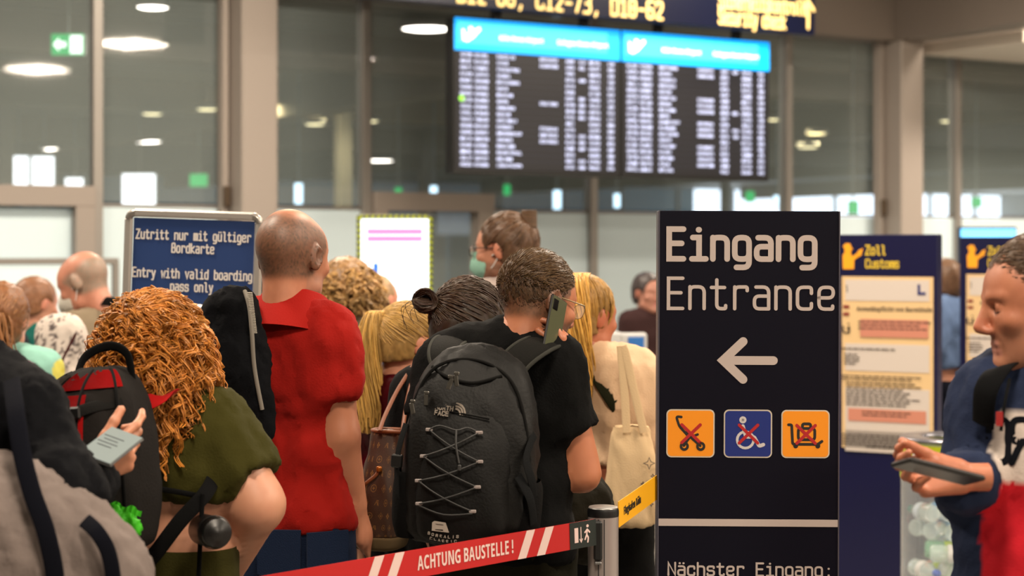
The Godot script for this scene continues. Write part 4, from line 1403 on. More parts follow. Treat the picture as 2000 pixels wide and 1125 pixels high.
# skull, face, ears and the top of the neck in head axes: face to -z, up +y, origin between the ears
func build_head(out: MB, xf: Transform3D, o: Dictionary, skin: Color) -> void:
	var cell: float = o.get("cell", .009)
	var fd := Field.new(Vector3(-.105, -.20, -.145), Vector3(.105, .145, .135), cell)
	fd.ellipsoid(Vector3(0, .030, .014), Vector3(.077, .090, .098), .02)
	fd.ellipsoid(Vector3(0, -.035, -.032), Vector3(.063, .085, .066), .04)
	fd.ellipsoid(Vector3(0, .03, -.045), Vector3(.062, .06, .05), .03)
	fd.capsule(Vector3(-.045, -.075, -.02), Vector3(-.012, -.105, -.075), .022, .018, .03)
	fd.capsule(Vector3(.045, -.075, -.02), Vector3(.012, -.105, -.075), .022, .018, .03)
	fd.capsule(Vector3(0, -.05, .028), Vector3(0, -.125, .032), .054, .052, .03)
	if cell < .012:
		for e in [-1.0, 1.0]:
			fd.ellipsoid(Vector3(e * .032, .004, -.098), Vector3(.019, .014, .016), .012, Basis(), true)
			fd.ellipsoid(Vector3(e * .031, .002, -.079), Vector3(.0145, .0125, .013), .004)
			fd.capsule(Vector3(e * .014, .020, -.093), Vector3(e * .048, .022, -.078), .008, .006, .012)
			fd.ellipsoid(Vector3(e * .045, -.025, -.068), Vector3(.02, .016, .018), .02)
			fd.ellipsoid(Vector3(e * .011, -.040, -.104), Vector3(.009, .008, .010), .006)
		fd.capsule(Vector3(0, .012, -.094), Vector3(0, -.032, -.117), .008, .0115, .012)
		fd.capsule(Vector3(-.017, -.066, -.090), Vector3(.017, -.066, -.090), .0065, .0065, .006)
		fd.capsule(Vector3(-.014, -.078, -.088), Vector3(.014, -.078, -.088), .0075, .0075, .006)
		fd.ellipsoid(Vector3(0, -.0725, -.1005), Vector3(.022, .0022, .006), .003, Basis(), true)
		fd.ellipsoid(Vector3(0, -.103, -.083), Vector3(.018, .014, .014), .014)
	for e in [-1.0, 1.0]:
		var eb := Basis(Vector3.UP, e * -.35) * Basis(Vector3.RIGHT, -.18)
		fd.ellipsoid(Vector3(e * .080, -.002, .012), Vector3(.0095, .033, .020), .008, eb)
		if cell < .007: fd.ellipsoid(Vector3(e * .088, .003, .008), Vector3(.007, .020, .011), .005, eb, true)
	var stubble: Color = o.get("stubble", Color(0, 0, 0, 0))
	var shave: Color = o.get("shave", Color(0, 0, 0, 0))
	var crown: Color = o.get("crown", skin)
	var tint := func(p: Vector3, _n: Vector3) -> Color:
		var q := jitter(p, 40.0) * .08 + jitter(p, 12.0) * .06
		var c := Color(skin.r * (1.0 + q), skin.g * (1.0 + q * 1.5), skin.b * (1.0 + q * 1.5))
		if absf(p.x) > .074 and p.y > -.045 and p.y < .045: c = c.lerp(Color(skin.r * 1.05, skin.g * .78, skin.b * .72), .6)
		if p.z < -.082 and absf(p.y + .072) < .013 and absf(p.x) < .024: c = c.lerp(Color(.42, .15, .13), .55)
		if p.z < -.085 and p.y < -.015 and p.y > -.05 and absf(p.x) < .02: c = c.lerp(Color(skin.r * 1.05, skin.g * .8, skin.b * .75), .5)
		var grain := .75 + .5 * absf(jitter(p, 160.0))
		if stubble.a > 0.0 and p.y < -.035 and p.z < .02 and p.y > -.135:
			c = c.lerp(stubble, stubble.a * grain * ss(-.03, -.055, p.y))
		if shave.a > 0.0:
			# cropped hair grows on the sides and the back up to the hairline
			var line := p.y - (-.055 + ss(.02, -.05, p.z) * .07)
			var bald: float = ss(o.get("bald", .30), o.get("bald", .30) - .035, p.y - p.z * .35 + jitter(p, 25.0) * .008)
			if p.z > -.045 - jitter(p, 20.0) * .01: c = c.lerp(shave, clampf(shave.a * grain, 0, 1) * ss(-.012, .014, line) * bald)
		return c
	fd.nets(out, xf, tint)

# a hand from the wrist: +y to the fingers, back of the hand +z, thumb on the +x side times mir
func hand(out: MB, xf: Transform3D, mir: float, pose: Array, skin: Color) -> void:
	var fd := Field.new(Vector3(-.13, -.05, -.15), Vector3(.13, .22, .10), .0042)
	var kx := [.030, .010, -.010, -.029]
	var ky := [.086, .090, .086, .077]
	var ln := [[.043, .027, .021], [.047, .030, .022], [.043, .028, .021], [.034, .022, .018]]
	fd.capsule(Vector3(0, -.05, 0), Vector3(0, .01, 0), .026, .025, .015)
	for k in 4:
		fd.capsule(Vector3(kx[k] * .55 * mir, .008, -.002), Vector3(kx[k] * mir, ky[k], 0), .0165, .0118, .014)
	fd.capsule(Vector3(.012 * mir, .015, -.010), Vector3(.026 * mir, .045, -.012), .017, .014, .014)
	for k in 5:
		var p: Array = pose[k]
		var q: Vector3
		var bs: Basis
		var seg: Array
		var rad := .0092
		if k == 0:
			q = Vector3(.024 * mir, .030, -.010)
			bs = Basis(Vector3.BACK, -deg_to_rad(p[0]) * mir) * Basis(Vector3.UP, deg_to_rad(p[4] if p.size() > 4 else 40.0) * mir)
			seg = [.040, .033, .027]
			rad = .0118
		else:
			q = Vector3(kx[k - 1] * mir, ky[k - 1], 0)
			bs = Basis(Vector3.BACK, -deg_to_rad(p[0]) * mir)
			seg = ln[k - 1]
		for j in 3:
			bs = bs * Basis(Vector3.RIGHT, -deg_to_rad(p[j + 1]))
			var e: Vector3 = q + bs.y * seg[j]
			fd.capsule(q, e, rad, rad * .9, .005)
			q = e
			rad *= .9
	var flesh := func(p: Vector3, _n: Vector3) -> Color:
		var e := jitter(p, 60.0) * .10
		return Color(skin.r * (1.03 + e), skin.g * (.96 + e), skin.b * (.94 + e))
	fd.nets(out, xf, flesh)

# ---------------------------------------------------------------- hair, in head axes
func skull(dir: Vector3, lift := 0.0) -> Vector3:
	var r := Vector3(.079 + lift, .092 + lift, .100 + lift)
	var t := 1.0 / (dir / r).length()
	return Vector3(0, .030, .014) + dir * t

func hair_cap(xf: Transform3D, thick: float, hairline: float, nape: float, col: Color, streak := .35, cell := .008, fade := false) -> MB:
	var fd := Field.new(Vector3(-.13, -.16, -.13), Vector3(.13, .17, .15), cell)
	if fade:
		fd.ellipsoid(Vector3(0, .030 + thick * .75, .014), Vector3(.0785 + thick * .25, .091 + thick * .5, .0985 + thick * .25), .02)
	else:
		fd.ellipsoid(Vector3(0, .032, .016), Vector3(.078 + thick, .091 + thick, .099 + thick), .02)
		fd.ellipsoid(Vector3(0, -.03, .035), Vector3(.070 + thick * .6, .08, .075 + thick * .6), .03)
	fd.ellipsoid(Vector3(0, hairline - .10, -.105), Vector3(.082, .115, .085), .012, Basis(), true)
	for e in [-1.0, 1.0]:
		fd.ellipsoid(Vector3(e * .088, -.015, -.01), Vector3(.03, .045, .036), .008, Basis(), true)
	fd.cut(Vector3(0, nape, .05), Vector3(0, -1, -.25).normalized())
	var mb := MB.new()
	var tint := func(p: Vector3, _n: Vector3) -> Color:
		var q := noise.get_noise_3d(p.x * 170, p.y * 45, p.z * 45) * streak + jitter(p, 18.0) * .2
		return Color(col.r * (1 + q), col.g * (1 + q), col.b * (1 + q))
	fd.nets(mb, Transform3D(), tint)
	folds(mb, thick * .35, 30.0)
	for k in mb.v.size():
		mb.v[k] = xf * mb.v[k]
		mb.n[k] = (xf.basis * mb.n[k]).normalized()
	return mb

func shade_of(col: Color, spread: float) -> Color:
	var q := 1.0 + rng.randf_range(-spread, spread)
	return Color(col.r * q, col.g * q, col.b * q * rng.randf_range(.85, 1.1))

# short brushed hair: tufts lying along a direction
func tufts(mb: MB, xf: Transform3D, n: int, flow: Vector3, length: float, lift: float, low: float, front: float, col: Color, r := .0016) -> void:
	for k in n:
		var d := Vector3(rng.randfn(), rng.randfn(), rng.randfn()).normalized()
		var p := skull(d)
		if p.y < low + maxf(0.0, -p.z) * .5 or p.z < front: continue
		var nn := ((p - Vector3(0, .03, .014)) / Vector3(.0064, .0085, .010)).normalized()
		var t := (flow - nn * flow.dot(nn)).normalized()
		var l := length * rng.randf_range(.6, 1.2) * ss(low - .01, low + .07, p.y)
		var q := PackedVector3Array()
		for j in 4:
			var w := j / 3.0
			q.append(xf * (p + t * l * w + nn * (lift * sin(w * 2.0) + .001) + Vector3(rng.randf_range(-.002, .002), 0, 0)))
		mb.tube(q, PackedFloat32Array([r, r, r * .8, r * .25]), 3, shade_of(col, .35), false)

# hair drawn back over the skull to a tie point
func drawn_back(mb: MB, xf: Transform3D, n: int, tie: Vector3, low: float, col: Color, r := .0022, lift := .010) -> void:
	for k in n:
		var d := Vector3(rng.randfn(), rng.randfn(), rng.randfn()).normalized()
		var p := skull(d)
		if p.y < low + maxf(0.0, -p.z - .02) * 1.6: continue
		if absf(p.x) > .06 and p.y < .03 and p.z < .03: continue
		var td := (tie - Vector3(0, .03, .014)).normalized()
		var q := PackedVector3Array()
		for j in 7:
			var w := j / 6.0
			var e := d.slerp(td, w) if d.dot(td) > -.95 else d
			q.append(xf * skull(e, lift * sin(w * PI) * rng.randf_range(.5, 1.0) + .0085))
		mb.tube(q, r, 4, shade_of(col, .35), false)

# a hanging bunch of strands round a curve given in the person's own axes
func bunch(mb: MB, pts: Array, n: int, spread: Array, wave: float, col: Color, r := .0022) -> void:
	var c := curve(pts, 6)
	var m := c.size()
	for k in n:
		var an := rng.randf() * TAU
		var ra := sqrt(rng.randf())
		var ph := rng.randf() * TAU
		var fr := rng.randf_range(7.0, 12.0)
		var last: int = m - 1 - rng.randi_range(0, m / 4)
		var q := PackedVector3Array()
		for j in last + 1:
			var w := float(j) / (m - 1)
			var at0: float = w * (spread.size() - 1)
			var i0 := mini(int(at0), spread.size() - 2)
			var sp: float = lerpf(spread[i0], spread[i0 + 1], at0 - i0)
			q.append(c[j] + Vector3(cos(an) * ra * sp + sin(w * fr + ph) * wave, sin(w * fr * .7 + ph) * wave * .3, sin(an) * ra * sp * .7 + cos(w * fr + ph) * wave))
		if q.size() > 2: mb.tube(q, r, 4, shade_of(col, .4), false)

# ringlets: springs of hair that start on the skull and fall outwards
func ringlets(mb: MB, xf: Transform3D, n: int, low: float, front: float, reach: Array, coil: float, col: Color, r := .0014, push := .05) -> void:
	for k in n:
		var d := Vector3(rng.randfn(), rng.randfn(), rng.randfn()).normalized()
		var p := skull(d)
		if p.y < low or p.z < front: continue
		var l := rng.randf_range(reach[0], reach[1])
		var side := Vector3(d.x, 0, d.z).normalized()
		var turns := l / (coil * rng.randf_range(2.6, 5.0))
		var ph := rng.randf() * TAU
		var st := int(turns * 6) + 6
		var sgn := -1.0 if rng.randf() < .5 else 1.0
		var out := push * rng.randf_range(.3, 1.1)
		var tone := shade_of(col, .45)
		var size := coil * rng.randf_range(.5, 1.25)
		for strand in 4:
			var q := PackedVector3Array()
			var ph2 := ph + rng.randf_range(-.5, .5)
			var dx := Vector3(rng.randf_range(-.004, .004), rng.randf_range(-.004, .004), rng.randf_range(-.004, .004))
			for j in st:
				var w := float(j) / (st - 1)
				var e := p + d * (.004 + .028 * sin(minf(w * 3.0, 1.57))) + side * out * w - Vector3(0, w * w * l * .95, 0) + dx * (.4 + w)
				e += Vector3(jitter(p * 3.0 + Vector3(w, 0, 0), 5.0), 0, jitter(p * 3.0 + Vector3(0, w, 0), 5.0)) * .03 * w
				var a := sgn * w * turns * TAU + ph2
				var cr := size * minf(1.0, w * 3.0)
				e += Vector3(cos(a), sin(a) * .5, sin(a)) * cr
				q.append(xf * e)
			mb.tube(q, r, 3, shade_of(tone, .2), false)

func hair_mat(gloss := .42) -> StandardMaterial3D:
	var m := mat(Color.WHITE, gloss, 0.0, true)
	m.metallic_specular = .4
	return m

func move(mb: MB, xf: Transform3D) -> MB:
	for k in mb.v.size():
		mb.v[k] = xf * mb.v[k]
		mb.n[k] = (xf.basis * mb.n[k]).normalized()
	return mb

# a face mask over nose and chin with ear loops
func face_mask(o: Node, hx: Transform3D, col: Color, cup := false) -> void:
	var fd := Field.new(Vector3(-.09, -.13, -.16), Vector3(.09, .02, .02), .006)
	fd.ellipsoid(Vector3(0, -.055, -.055), Vector3(.064, .062, .064 if not cup else .078), .02)
	fd.capsule(Vector3(0, -.02, -.10), Vector3(0, -.06, -.112), .018, .02, .02)
	fd.cut(Vector3(0, -.005, -.08), Vector3(0, 1, .35).normalized())
	fd.cut(Vector3(0, -.05, -.040), Vector3(0, 0, 1))
	var mb := MB.new()
	fd.nets(mb)
	folds(mb, .002, 60.0)
	put(move(mb, hx), "face_mask", cloth(col, 120, .02), o)
	var st := MB.new()
	for e in [-1.0, 1.0]:
		for y in [-.025, -.085]:
			st.tube(PackedVector3Array([Vector3(e * .056, y, -.045), Vector3(e * .075, y * .6, -.01), Vector3(e * .084, -.005 + y * .2, .012)]), .0018, 5, Color.WHITE, false)
	put(move(st, hx), "ear_loops", mat(Color(.85, .86, .86), .7), o)

func eyeglasses(o: Node, hx: Transform3D, rim: Color, rimless := false) -> void:
	var fr := MB.new()
	var gl := MB.new()
	for e in [-1.0, 1.0]:
		var lens := PackedVector2Array()
		for q in rounded(.050, .036, .015, 5): lens.append(q)
		var xf := Transform3D(Basis(Vector3.UP, e * -.10), Vector3(e * .033, -.002, -.112))
		gl.plate(lens, -.001, .001, xf)
		var ring := PackedVector3Array()
		for q in lens: ring.append(xf * Vector3(q.x, q.y, 0))
		ring.append(ring[0])
		fr.tube(ring, .0009 if rimless else .0022, 5, Color.WHITE, false)
		fr.tube(PackedVector3Array([Vector3(e * .058, .006, -.110), Vector3(e * .074, .008, -.095), Vector3(e * .083, .010, .0), Vector3(e * .083, -.012, .028)]), .0018, 5)
	fr.tube(PackedVector3Array([Vector3(-.009, .004, -.115), Vector3(0, .007, -.118), Vector3(.009, .004, -.115)]), .0015, 5)
	var f := put(move(fr, hx), "eyeglasses", mat(rim, .3, .5), o)
	put(move(gl, hx), "lens", pane_mat(Color(.9, .92, .9), .18, .02), f)

# a strap lying over the body: flat band through points in the person's axes
func strap(o: Node, pts: Array, half: float, m: Material, called := "strap", up := Vector3.ZERO, thick := .16) -> MeshInstance3D:
	var mb := MB.new()
	mb.tube(curve(pts, 7), half, 10, Color.WHITE, true, thick, up)
	return put(mb, called, m, o)

# ---------------------------------------------------------------- the queue
func rel(o: Node3D, px: float, py: float, d: float) -> Vector3:
	return at(px, py, d) - o.position

func build_people() -> void:
	red_shirt_man()
	green_woman()
	backpack_man()
	navy_person()
	tricolour_man()
	ponytail_people()
	far_people()
	build_bags()

func denim() -> StandardMaterial3D:
	var m := cloth(Color(.085, .13, .22), 160, .10)
	return m

func red_shirt_man() -> void:
	var o := person({"label": "person in a red polo shirt and jeans, cropped hair, seen from behind", "d": 4.6, "hip": 572.0, "neck": [572, 612], "yaw": 22.0, "w": .86, "cell": .015, "skin": Color(0.410, 0.164, 0.092),
		"j": {"shR": [645, 660, .05], "shL": [486, 655, 0], "elR": [668, 850, .06], "wrR": [697, 985, .0], "elL": [462, 850, .0], "wrL": [480, 985, -.15]},
		"head": {"p": [570, 503], "yaw": 26.0, "pitch": -4.0, "s": 1.03, "cell": .0055, "shave": Color(.060, .036, .022, .92), "bald": .098, "stubble": Color(.2, .13, .1, .4)},
		"shirt": {"color": Color(.55, .085, .062), "sleeve": .60, "hem": .938, "grow": .012, "loose": .006, "fold": .016, "dense": 8.0, "cell": .013, "collar": .055},
		"legs": {"mat": denim()}})
	var hx: Transform3D = o.get_meta("hx")
	var nk: Vector3 = rel(o, 572, 612, 4.6)
	# turned-down polo collar
	var c := MB.new()
	var bs := Basis(Vector3.UP, -.38) * Basis(Vector3.RIGHT, -.30)
	c.lathe(nk + Vector3(0, .0, -.005), [Vector2(.128, -.062), Vector2(.118, -.035), Vector2(.084, .046), Vector2(.078, .050), Vector2(.073, .045), Vector2(.08, -.01)], 36, Color.WHITE, bs)
	put(c, "collar", cloth(Color(.55, .085, .062), 120, .05), o)
	# hem band, sleeve cuff, back pockets and belt
	var pk := MB.new()
	for q in [[545, 1082], [640, 1085]]:
		var e := rel(o, q[0], q[1], 4.6 - .135)
		var sh := PackedVector2Array([Vector2(-.055, .06), Vector2(.055, .06), Vector2(.055, -.05), Vector2(0, -.075), Vector2(-.055, -.05)])
		pk.plate(sh, -.004, .003, Transform3D(Basis(Vector3.UP, -.1 if q[0] < 600 else .5), e))
	put(pk, "back_pocket", denim(), o)
	# jacket slung over his shoulder
	var d := 4.42
	var j := thing("slung_jacket", "dark navy jacket with a pale zip slung over the red shirt's shoulder", "jacket", Transform3D(Basis(), at(460, 700, d)))
	var P := func(px: float, py: float, dz := 0.0) -> Vector3: return at(px, py, d - dz) - j.position
	var fd := Field.new(Vector3(-.17, -.28, -.16), Vector3(.17, .22, .14), .010)
	var fw := Vector3(0, 0, 1)
	fd.capsule(P.call(450, 612), P.call(437, 700), .058, .066, .05, .75, fw)
	fd.capsule(P.call(437, 700), P.call(468, 790), .066, .062, .05, .6, fw)
	fd.capsule(P.call(462, 605), P.call(478, 720), .036, .050, .05, .8, fw)
	fd.capsule(P.call(478, 720), P.call(500, 830), .050, .036, .05, .6, fw)
	fd.capsule(P.call(440, 740), P.call(490, 838), .050, .026, .05, .6, fw)
	fd.capsule(P.call(455, 598, -.02), P.call(478, 592, -.10), .036, .034, .04, .9, fw)
	fd.cut(P.call(500, 856), Vector3(-.32, -1, 0).normalized())
	var mb := MB.new()
	fd.nets(mb)
	folds(mb, .017, 11.0)
	put(mb, "cloth", cloth(Color(.018, .022, .036), 80, .06), j)
	var z := MB.new()
	z.tube(curve([P.call(478, 568, .03), P.call(487, 600, .06), P.call(492, 650, .07), P.call(497, 720, .06), P.call(512, 800, .05)], 6), .0055, 6)
	put(z, "pale_piping", cloth(Color(.45, .43, .40), 90, .03), j)
	var tee := MB.new()
	for k in 26:
		var w := k / 25.0
		var a: Vector3 = P.call(lerpf(488, 497, w), lerpf(572, 650, w), .066)
		tee.box(a, Vector3(.013, .0030, .004), .001)
	put(tee, "zip_teeth", mat(Color(.62, .60, .56), .5), j)

func green_woman() -> void:
	var olive := Color(.185, .175, .042)
	var o := person({"label": "person in an olive top with long curly auburn hair, seen from behind", "d": 3.9, "hip": 318.0, "neck": [316, 780], "yaw": 12.0, "w": 1.10, "arm": 1.55, "cell": .015, "skin": Color(0.443, 0.208, 0.128),
		"j": {"shR": [418, 832, .0], "elR": [500, 985, .04], "wrR": [455, 1110, -.14], "shL": [212, 828, 0], "elL": [165, 985, -.02], "wrL": [200, 1090, -.2]},
		"head": {"p": [308, 692], "yaw": 28.0, "pitch": -6.0, "s": .97, "cell": .007},
		"shirt": {"color": olive, "sleeve": .72, "hem": at(0, 966, 3.9).y, "grow": .010, "loose": .010, "fold": .016, "dense": 9.0, "cell": .014, "called": "top"},
		"legs": {"color": olive * .9, "waist": at(0, 1003, 3.9).y}})
	var hx: Transform3D = o.get_meta("hx")
	var h := hair_cap(hx, .018, .068, -.10, Color(.27, .10, .02), .5, .009)
	put(h, "hair_base", hair_mat(.5), o)
	var c := MB.new()
	var red := Color(.40, .150, .028)
	ringlets(c, hx, 800, -.03, -.06, [.10, .24], .010, red, .0013, .040)
	ringlets(c, hx, 200, -.03, .02, [.18, .30], .011, red, .0013, .030)
	ringlets(c, hx, 260, .05, -.08, [.02, .07], .007, Color(.46, .19, .04), .0011, .012)
	bunch(c, [hx * Vector3(.080, .02, .02), hx * Vector3(.095, -.06, .04), hx * Vector3(.085, -.18, .06)], 50, [.015, .025, .02], .012, red, .0013)
	drawn_back(c, hx, 1500, Vector3(0, .06, .12), -.02, red, .0012, .022)
	# loose knot at the back of the head
	for k in 260:
		var a := rng.randf() * TAU
		var b := rng.randf_range(-.8, .8)
		var rr := rng.randf_range(.02, .036)
		var q := PackedVector3Array()
		for s in 9:
			var e := a + s * .45
			q.append(hx * (Vector3(-.005, .050, .122) + Vector3(cos(e) * rr, sin(e) * rr + b * .012, .022 * cos(b + s * .4))))
		c.tube(q, .0014, 3, shade_of(red, .45), false)
	put(c, "curls", hair_mat(.4), o)
	# sunglasses pushed up into the hair
	var g := thing("sunglasses", "sunglasses pushed up into the curly auburn hair", "sunglasses", Transform3D(Basis(), Vector3.ZERO))
	var fr := MB.new()
	fr.tube(PackedVector3Array([hx * Vector3(-.098, .075, .04), hx * Vector3(-.085, .118, -.035), hx * Vector3(-.04, .142, -.06), hx * Vector3(.04, .142, -.06), hx * Vector3(.085, .118, -.035), hx * Vector3(.098, .075, .04)]), .0032, 6)
	put(fr, "frame", mat(Color(.12, .04, .02), .2), g)
	var ln := MB.new()
	for e in [-1.0, 1.0]:
		ln.plate(rounded(.052, .042, .018, 5), -.001, .001, hx * Transform3D(Basis(Vector3.RIGHT, -1.15) * Basis(Vector3.UP, e * -.2), Vector3(e * .036, .148, -.045)))
	put(ln, "lens", mat(Color(.10, .07, .05), .08, .3), g)
	# trousers' waistband cord, belts of her hip bag
	var blk := cloth(Color(.012, .012, .014), 120, .05)
	var P := func(px: float, py: float, dz := 0.0) -> Vector3: return rel(o, px, py, 3.9 - dz)
	strap(o, [P.call(258, 1125, .19), P.call(300, 1085, .205), P.call(350, 1020, .20), P.call(398, 968, .17), P.call(415, 940, .12)], .017, blk, "hip_strap", Vector3(.3, 0, 1))
	strap(o, [P.call(396, 965, .18), P.call(392, 1040, .185), P.call(388, 1125, .185)], .005, blk, "hanging_cord", Vector3(0, 0, 1), .5)
	strap(o, [P.call(260, 948, .16), P.call(330, 958, .18), P.call(395, 970, .16)], .006, blk, "back_cord", Vector3(0, 0, 1), .4)
	# dark drinking bottle hooked at her hip
	var bt := thing("drinking_bottle", "dark round drinking bottle hung at the olive trousers' hip", "bottle", Transform3D(Basis(Vector3.UP, .35) * Basis(Vector3.RIGHT, PI / 2 - .1), at(424, 1041, 3.62)))
	var b := MB.new()
	b.lathe(Vector3.ZERO, [Vector2(0, .012), Vector2(.014, .011), Vector2(.016, .006), Vector2(.027, .005), Vector2(.030, 0), Vector2(.032, -.012), Vector2(.0325, -.15), Vector2(.028, -.16), Vector2(0, -.16)], 30)
	put(b, "body", mat(Color(.030, .028, .032), .35), bt)
	var hk := MB.new()
	hk.lathe(Vector3.ZERO, [Vector2(.033, -.02), Vector2(.0345, -.023), Vector2(.0345, -.035), Vector2(.033, -.038)], 30)
	put(hk, "ring", mat(Color(.015, .015, .018), .5), bt)

func backpack_man() -> void:
	var o := person({"label": "person in a black T-shirt holding a phone to the ear, wearing a black backpack", "d": 4.36, "hip": 985.0, "neck": [1000, 652], "yaw": 16.0, "w": .95, "cell": .015, "skin": Color(0.369, 0.136, 0.068),
		"j": {"shL": [868, 712, .0], "shR": [1080, 745, .02], "elR": [1137, 925, .03], "wrR": [1110, 730, .05], "elL": [835, 900, .02], "wrL": [850, 1050, -.15]},
		"handR": {"dir": Vector3(-.10, 1, -.05), "back": Vector3(1, 0, .25), "thumb_x": -1.0, "pose": [[35, 10, 25, 20, 30], [4, 25, 45, 30], [0, 30, 45, 30], [-3, 35, 50, 30], [-6, 40, 50, 30]]},
		"head": {"p": [1050, 590], "yaw": 52.0, "pitch": -14.0, "roll": 4.0, "s": .95, "cell": .0052, "shave": Color(.075, .042, .024, .92), "bald": .40, "stubble": Color(.05, .03, .02, .9)},
		"shirt": {"color": Color(.016, .017, .018), "sleeve": .56, "hem": .90, "grow": .012, "loose": .018, "fold": .009, "dense": 9.0, "cell": .012, "collar": .045},
		"legs": {"color": Color(.10, .095, .055)}, "shoe": Color(.2, .2, .2)})
	var hx: Transform3D = o.get_meta("hx")
	var h := hair_cap(hx, .012, .088, -.02, Color(.07, .038, .02), .5, .006, true)
	put(h, "hair_base", hair_mat(.5), o)
	var t := MB.new()
	tufts(t, hx, 6500, Vector3(.15, .25, -1.0), .042, .008, .020, -.105, Color(.095, .055, .028), .0011)
	tufts(t, hx, 3000, Vector3(0, -.8, -.5), .012, .002, -.03, -.06, Color(.06, .035, .02), .0008)
	put(t, "hair", hair_mat(.35), o)
	eyeglasses(o, hx, Color(.55, .48, .35), true)
	# phone held against the ear
	var p := thing("ear_phone", "smartphone with a pale back held to the black T-shirt wearer's ear", "phone", Transform3D(Basis(Vector3.UP, 1.0) * Basis(Vector3.BACK, -.34), at(1082, 638, 4.27)))
	put(boxes([[Vector3(0, 0, 0), Vector3(.070, .145, .008)]], .0035), "body", mat(Color(.03, .03, .03), .3), p)
	put(boxes([[Vector3(0, 0, .0042), Vector3(.064, .138, .001)]]), "back_cover", mat(Color(.36, .37, .28), .15, .3), p)
	put(boxes([[Vector3(-.018, .05, .0052), Vector3(.022, .026, .002)]], .001), "camera_bump", mat(Color(.02, .02, .02), .2), p)

func navy_person() -> void:
	var navy := Color(.014, .017, .032)
	var o := person({"label": "person in a dark navy jacket looking at a phone, carrying a grey holdall", "d": 3.42, "hip": -70.0, "neck": [-100, 705], "yaw": 42.0, "cell": .015, "skin": Color(0.426, 0.188, 0.108),
		"j": {"shR": [40, 800, .10], "elR": [100, 978, .20], "wrR": [166, 925, .02], "shL": [-160, 800, -.1]},
		"handR": {"dir": Vector3(.78, .42, -.30), "back": Vector3(.1, -.45, 1), "thumb_x": -1.0, "pose": [[30, 4, 14, 8, 12], [4, 18, 30, 22], [2, 40, 55, 35], [-2, 52, 60, 35], [-6, 60, 60, 35]]},
		"head": {"p": [-135, 605], "yaw": 50.0, "pitch": -20.0, "cell": .009},
		"shirt": {"color": navy, "sleeve": 1.93, "hem": .86, "grow": .022, "loose": .012, "fold": .022, "dense": 8.0, "cell": .013, "collar": .05, "called": "jacket"},
		"legs": {"color": Color(.03, .035, .05)}})
	var hx: Transform3D = o.get_meta("hx")
	put(hair_cap(hx, .014, .07, -.05, Color(.05, .03, .02)), "hair", hair_mat(), o)
	var p := thing("grey_phone", "smartphone with a grey lit screen in the navy sleeve's hand", "phone", Transform3D(Basis(Vector3(.9, -.3, .15), Vector3(.24, .25, -.94), Vector3(.2445, .882, .297)).orthonormalized(), at(216, 873, 3.33)))
	put(boxes([[Vector3.ZERO, Vector3(.070, .145, .008)]], .0035), "body", mat(Color(.02, .02, .022), .3), p)
	put(boxes([[Vector3(0, 0, .0042), Vector3(.064, .136, .001)]]), "screen", glow(Color(.36, .40, .40), .45), p)
	var tx := MB.new()
	for k in 4: tx.box(Vector3(-.008, .03 - k * .014, .005), Vector3(.04 - (k % 2) * .012, .003, .0004))
	put(tx, "screen_text", glow(Color(.15, .17, .18), .3), p)

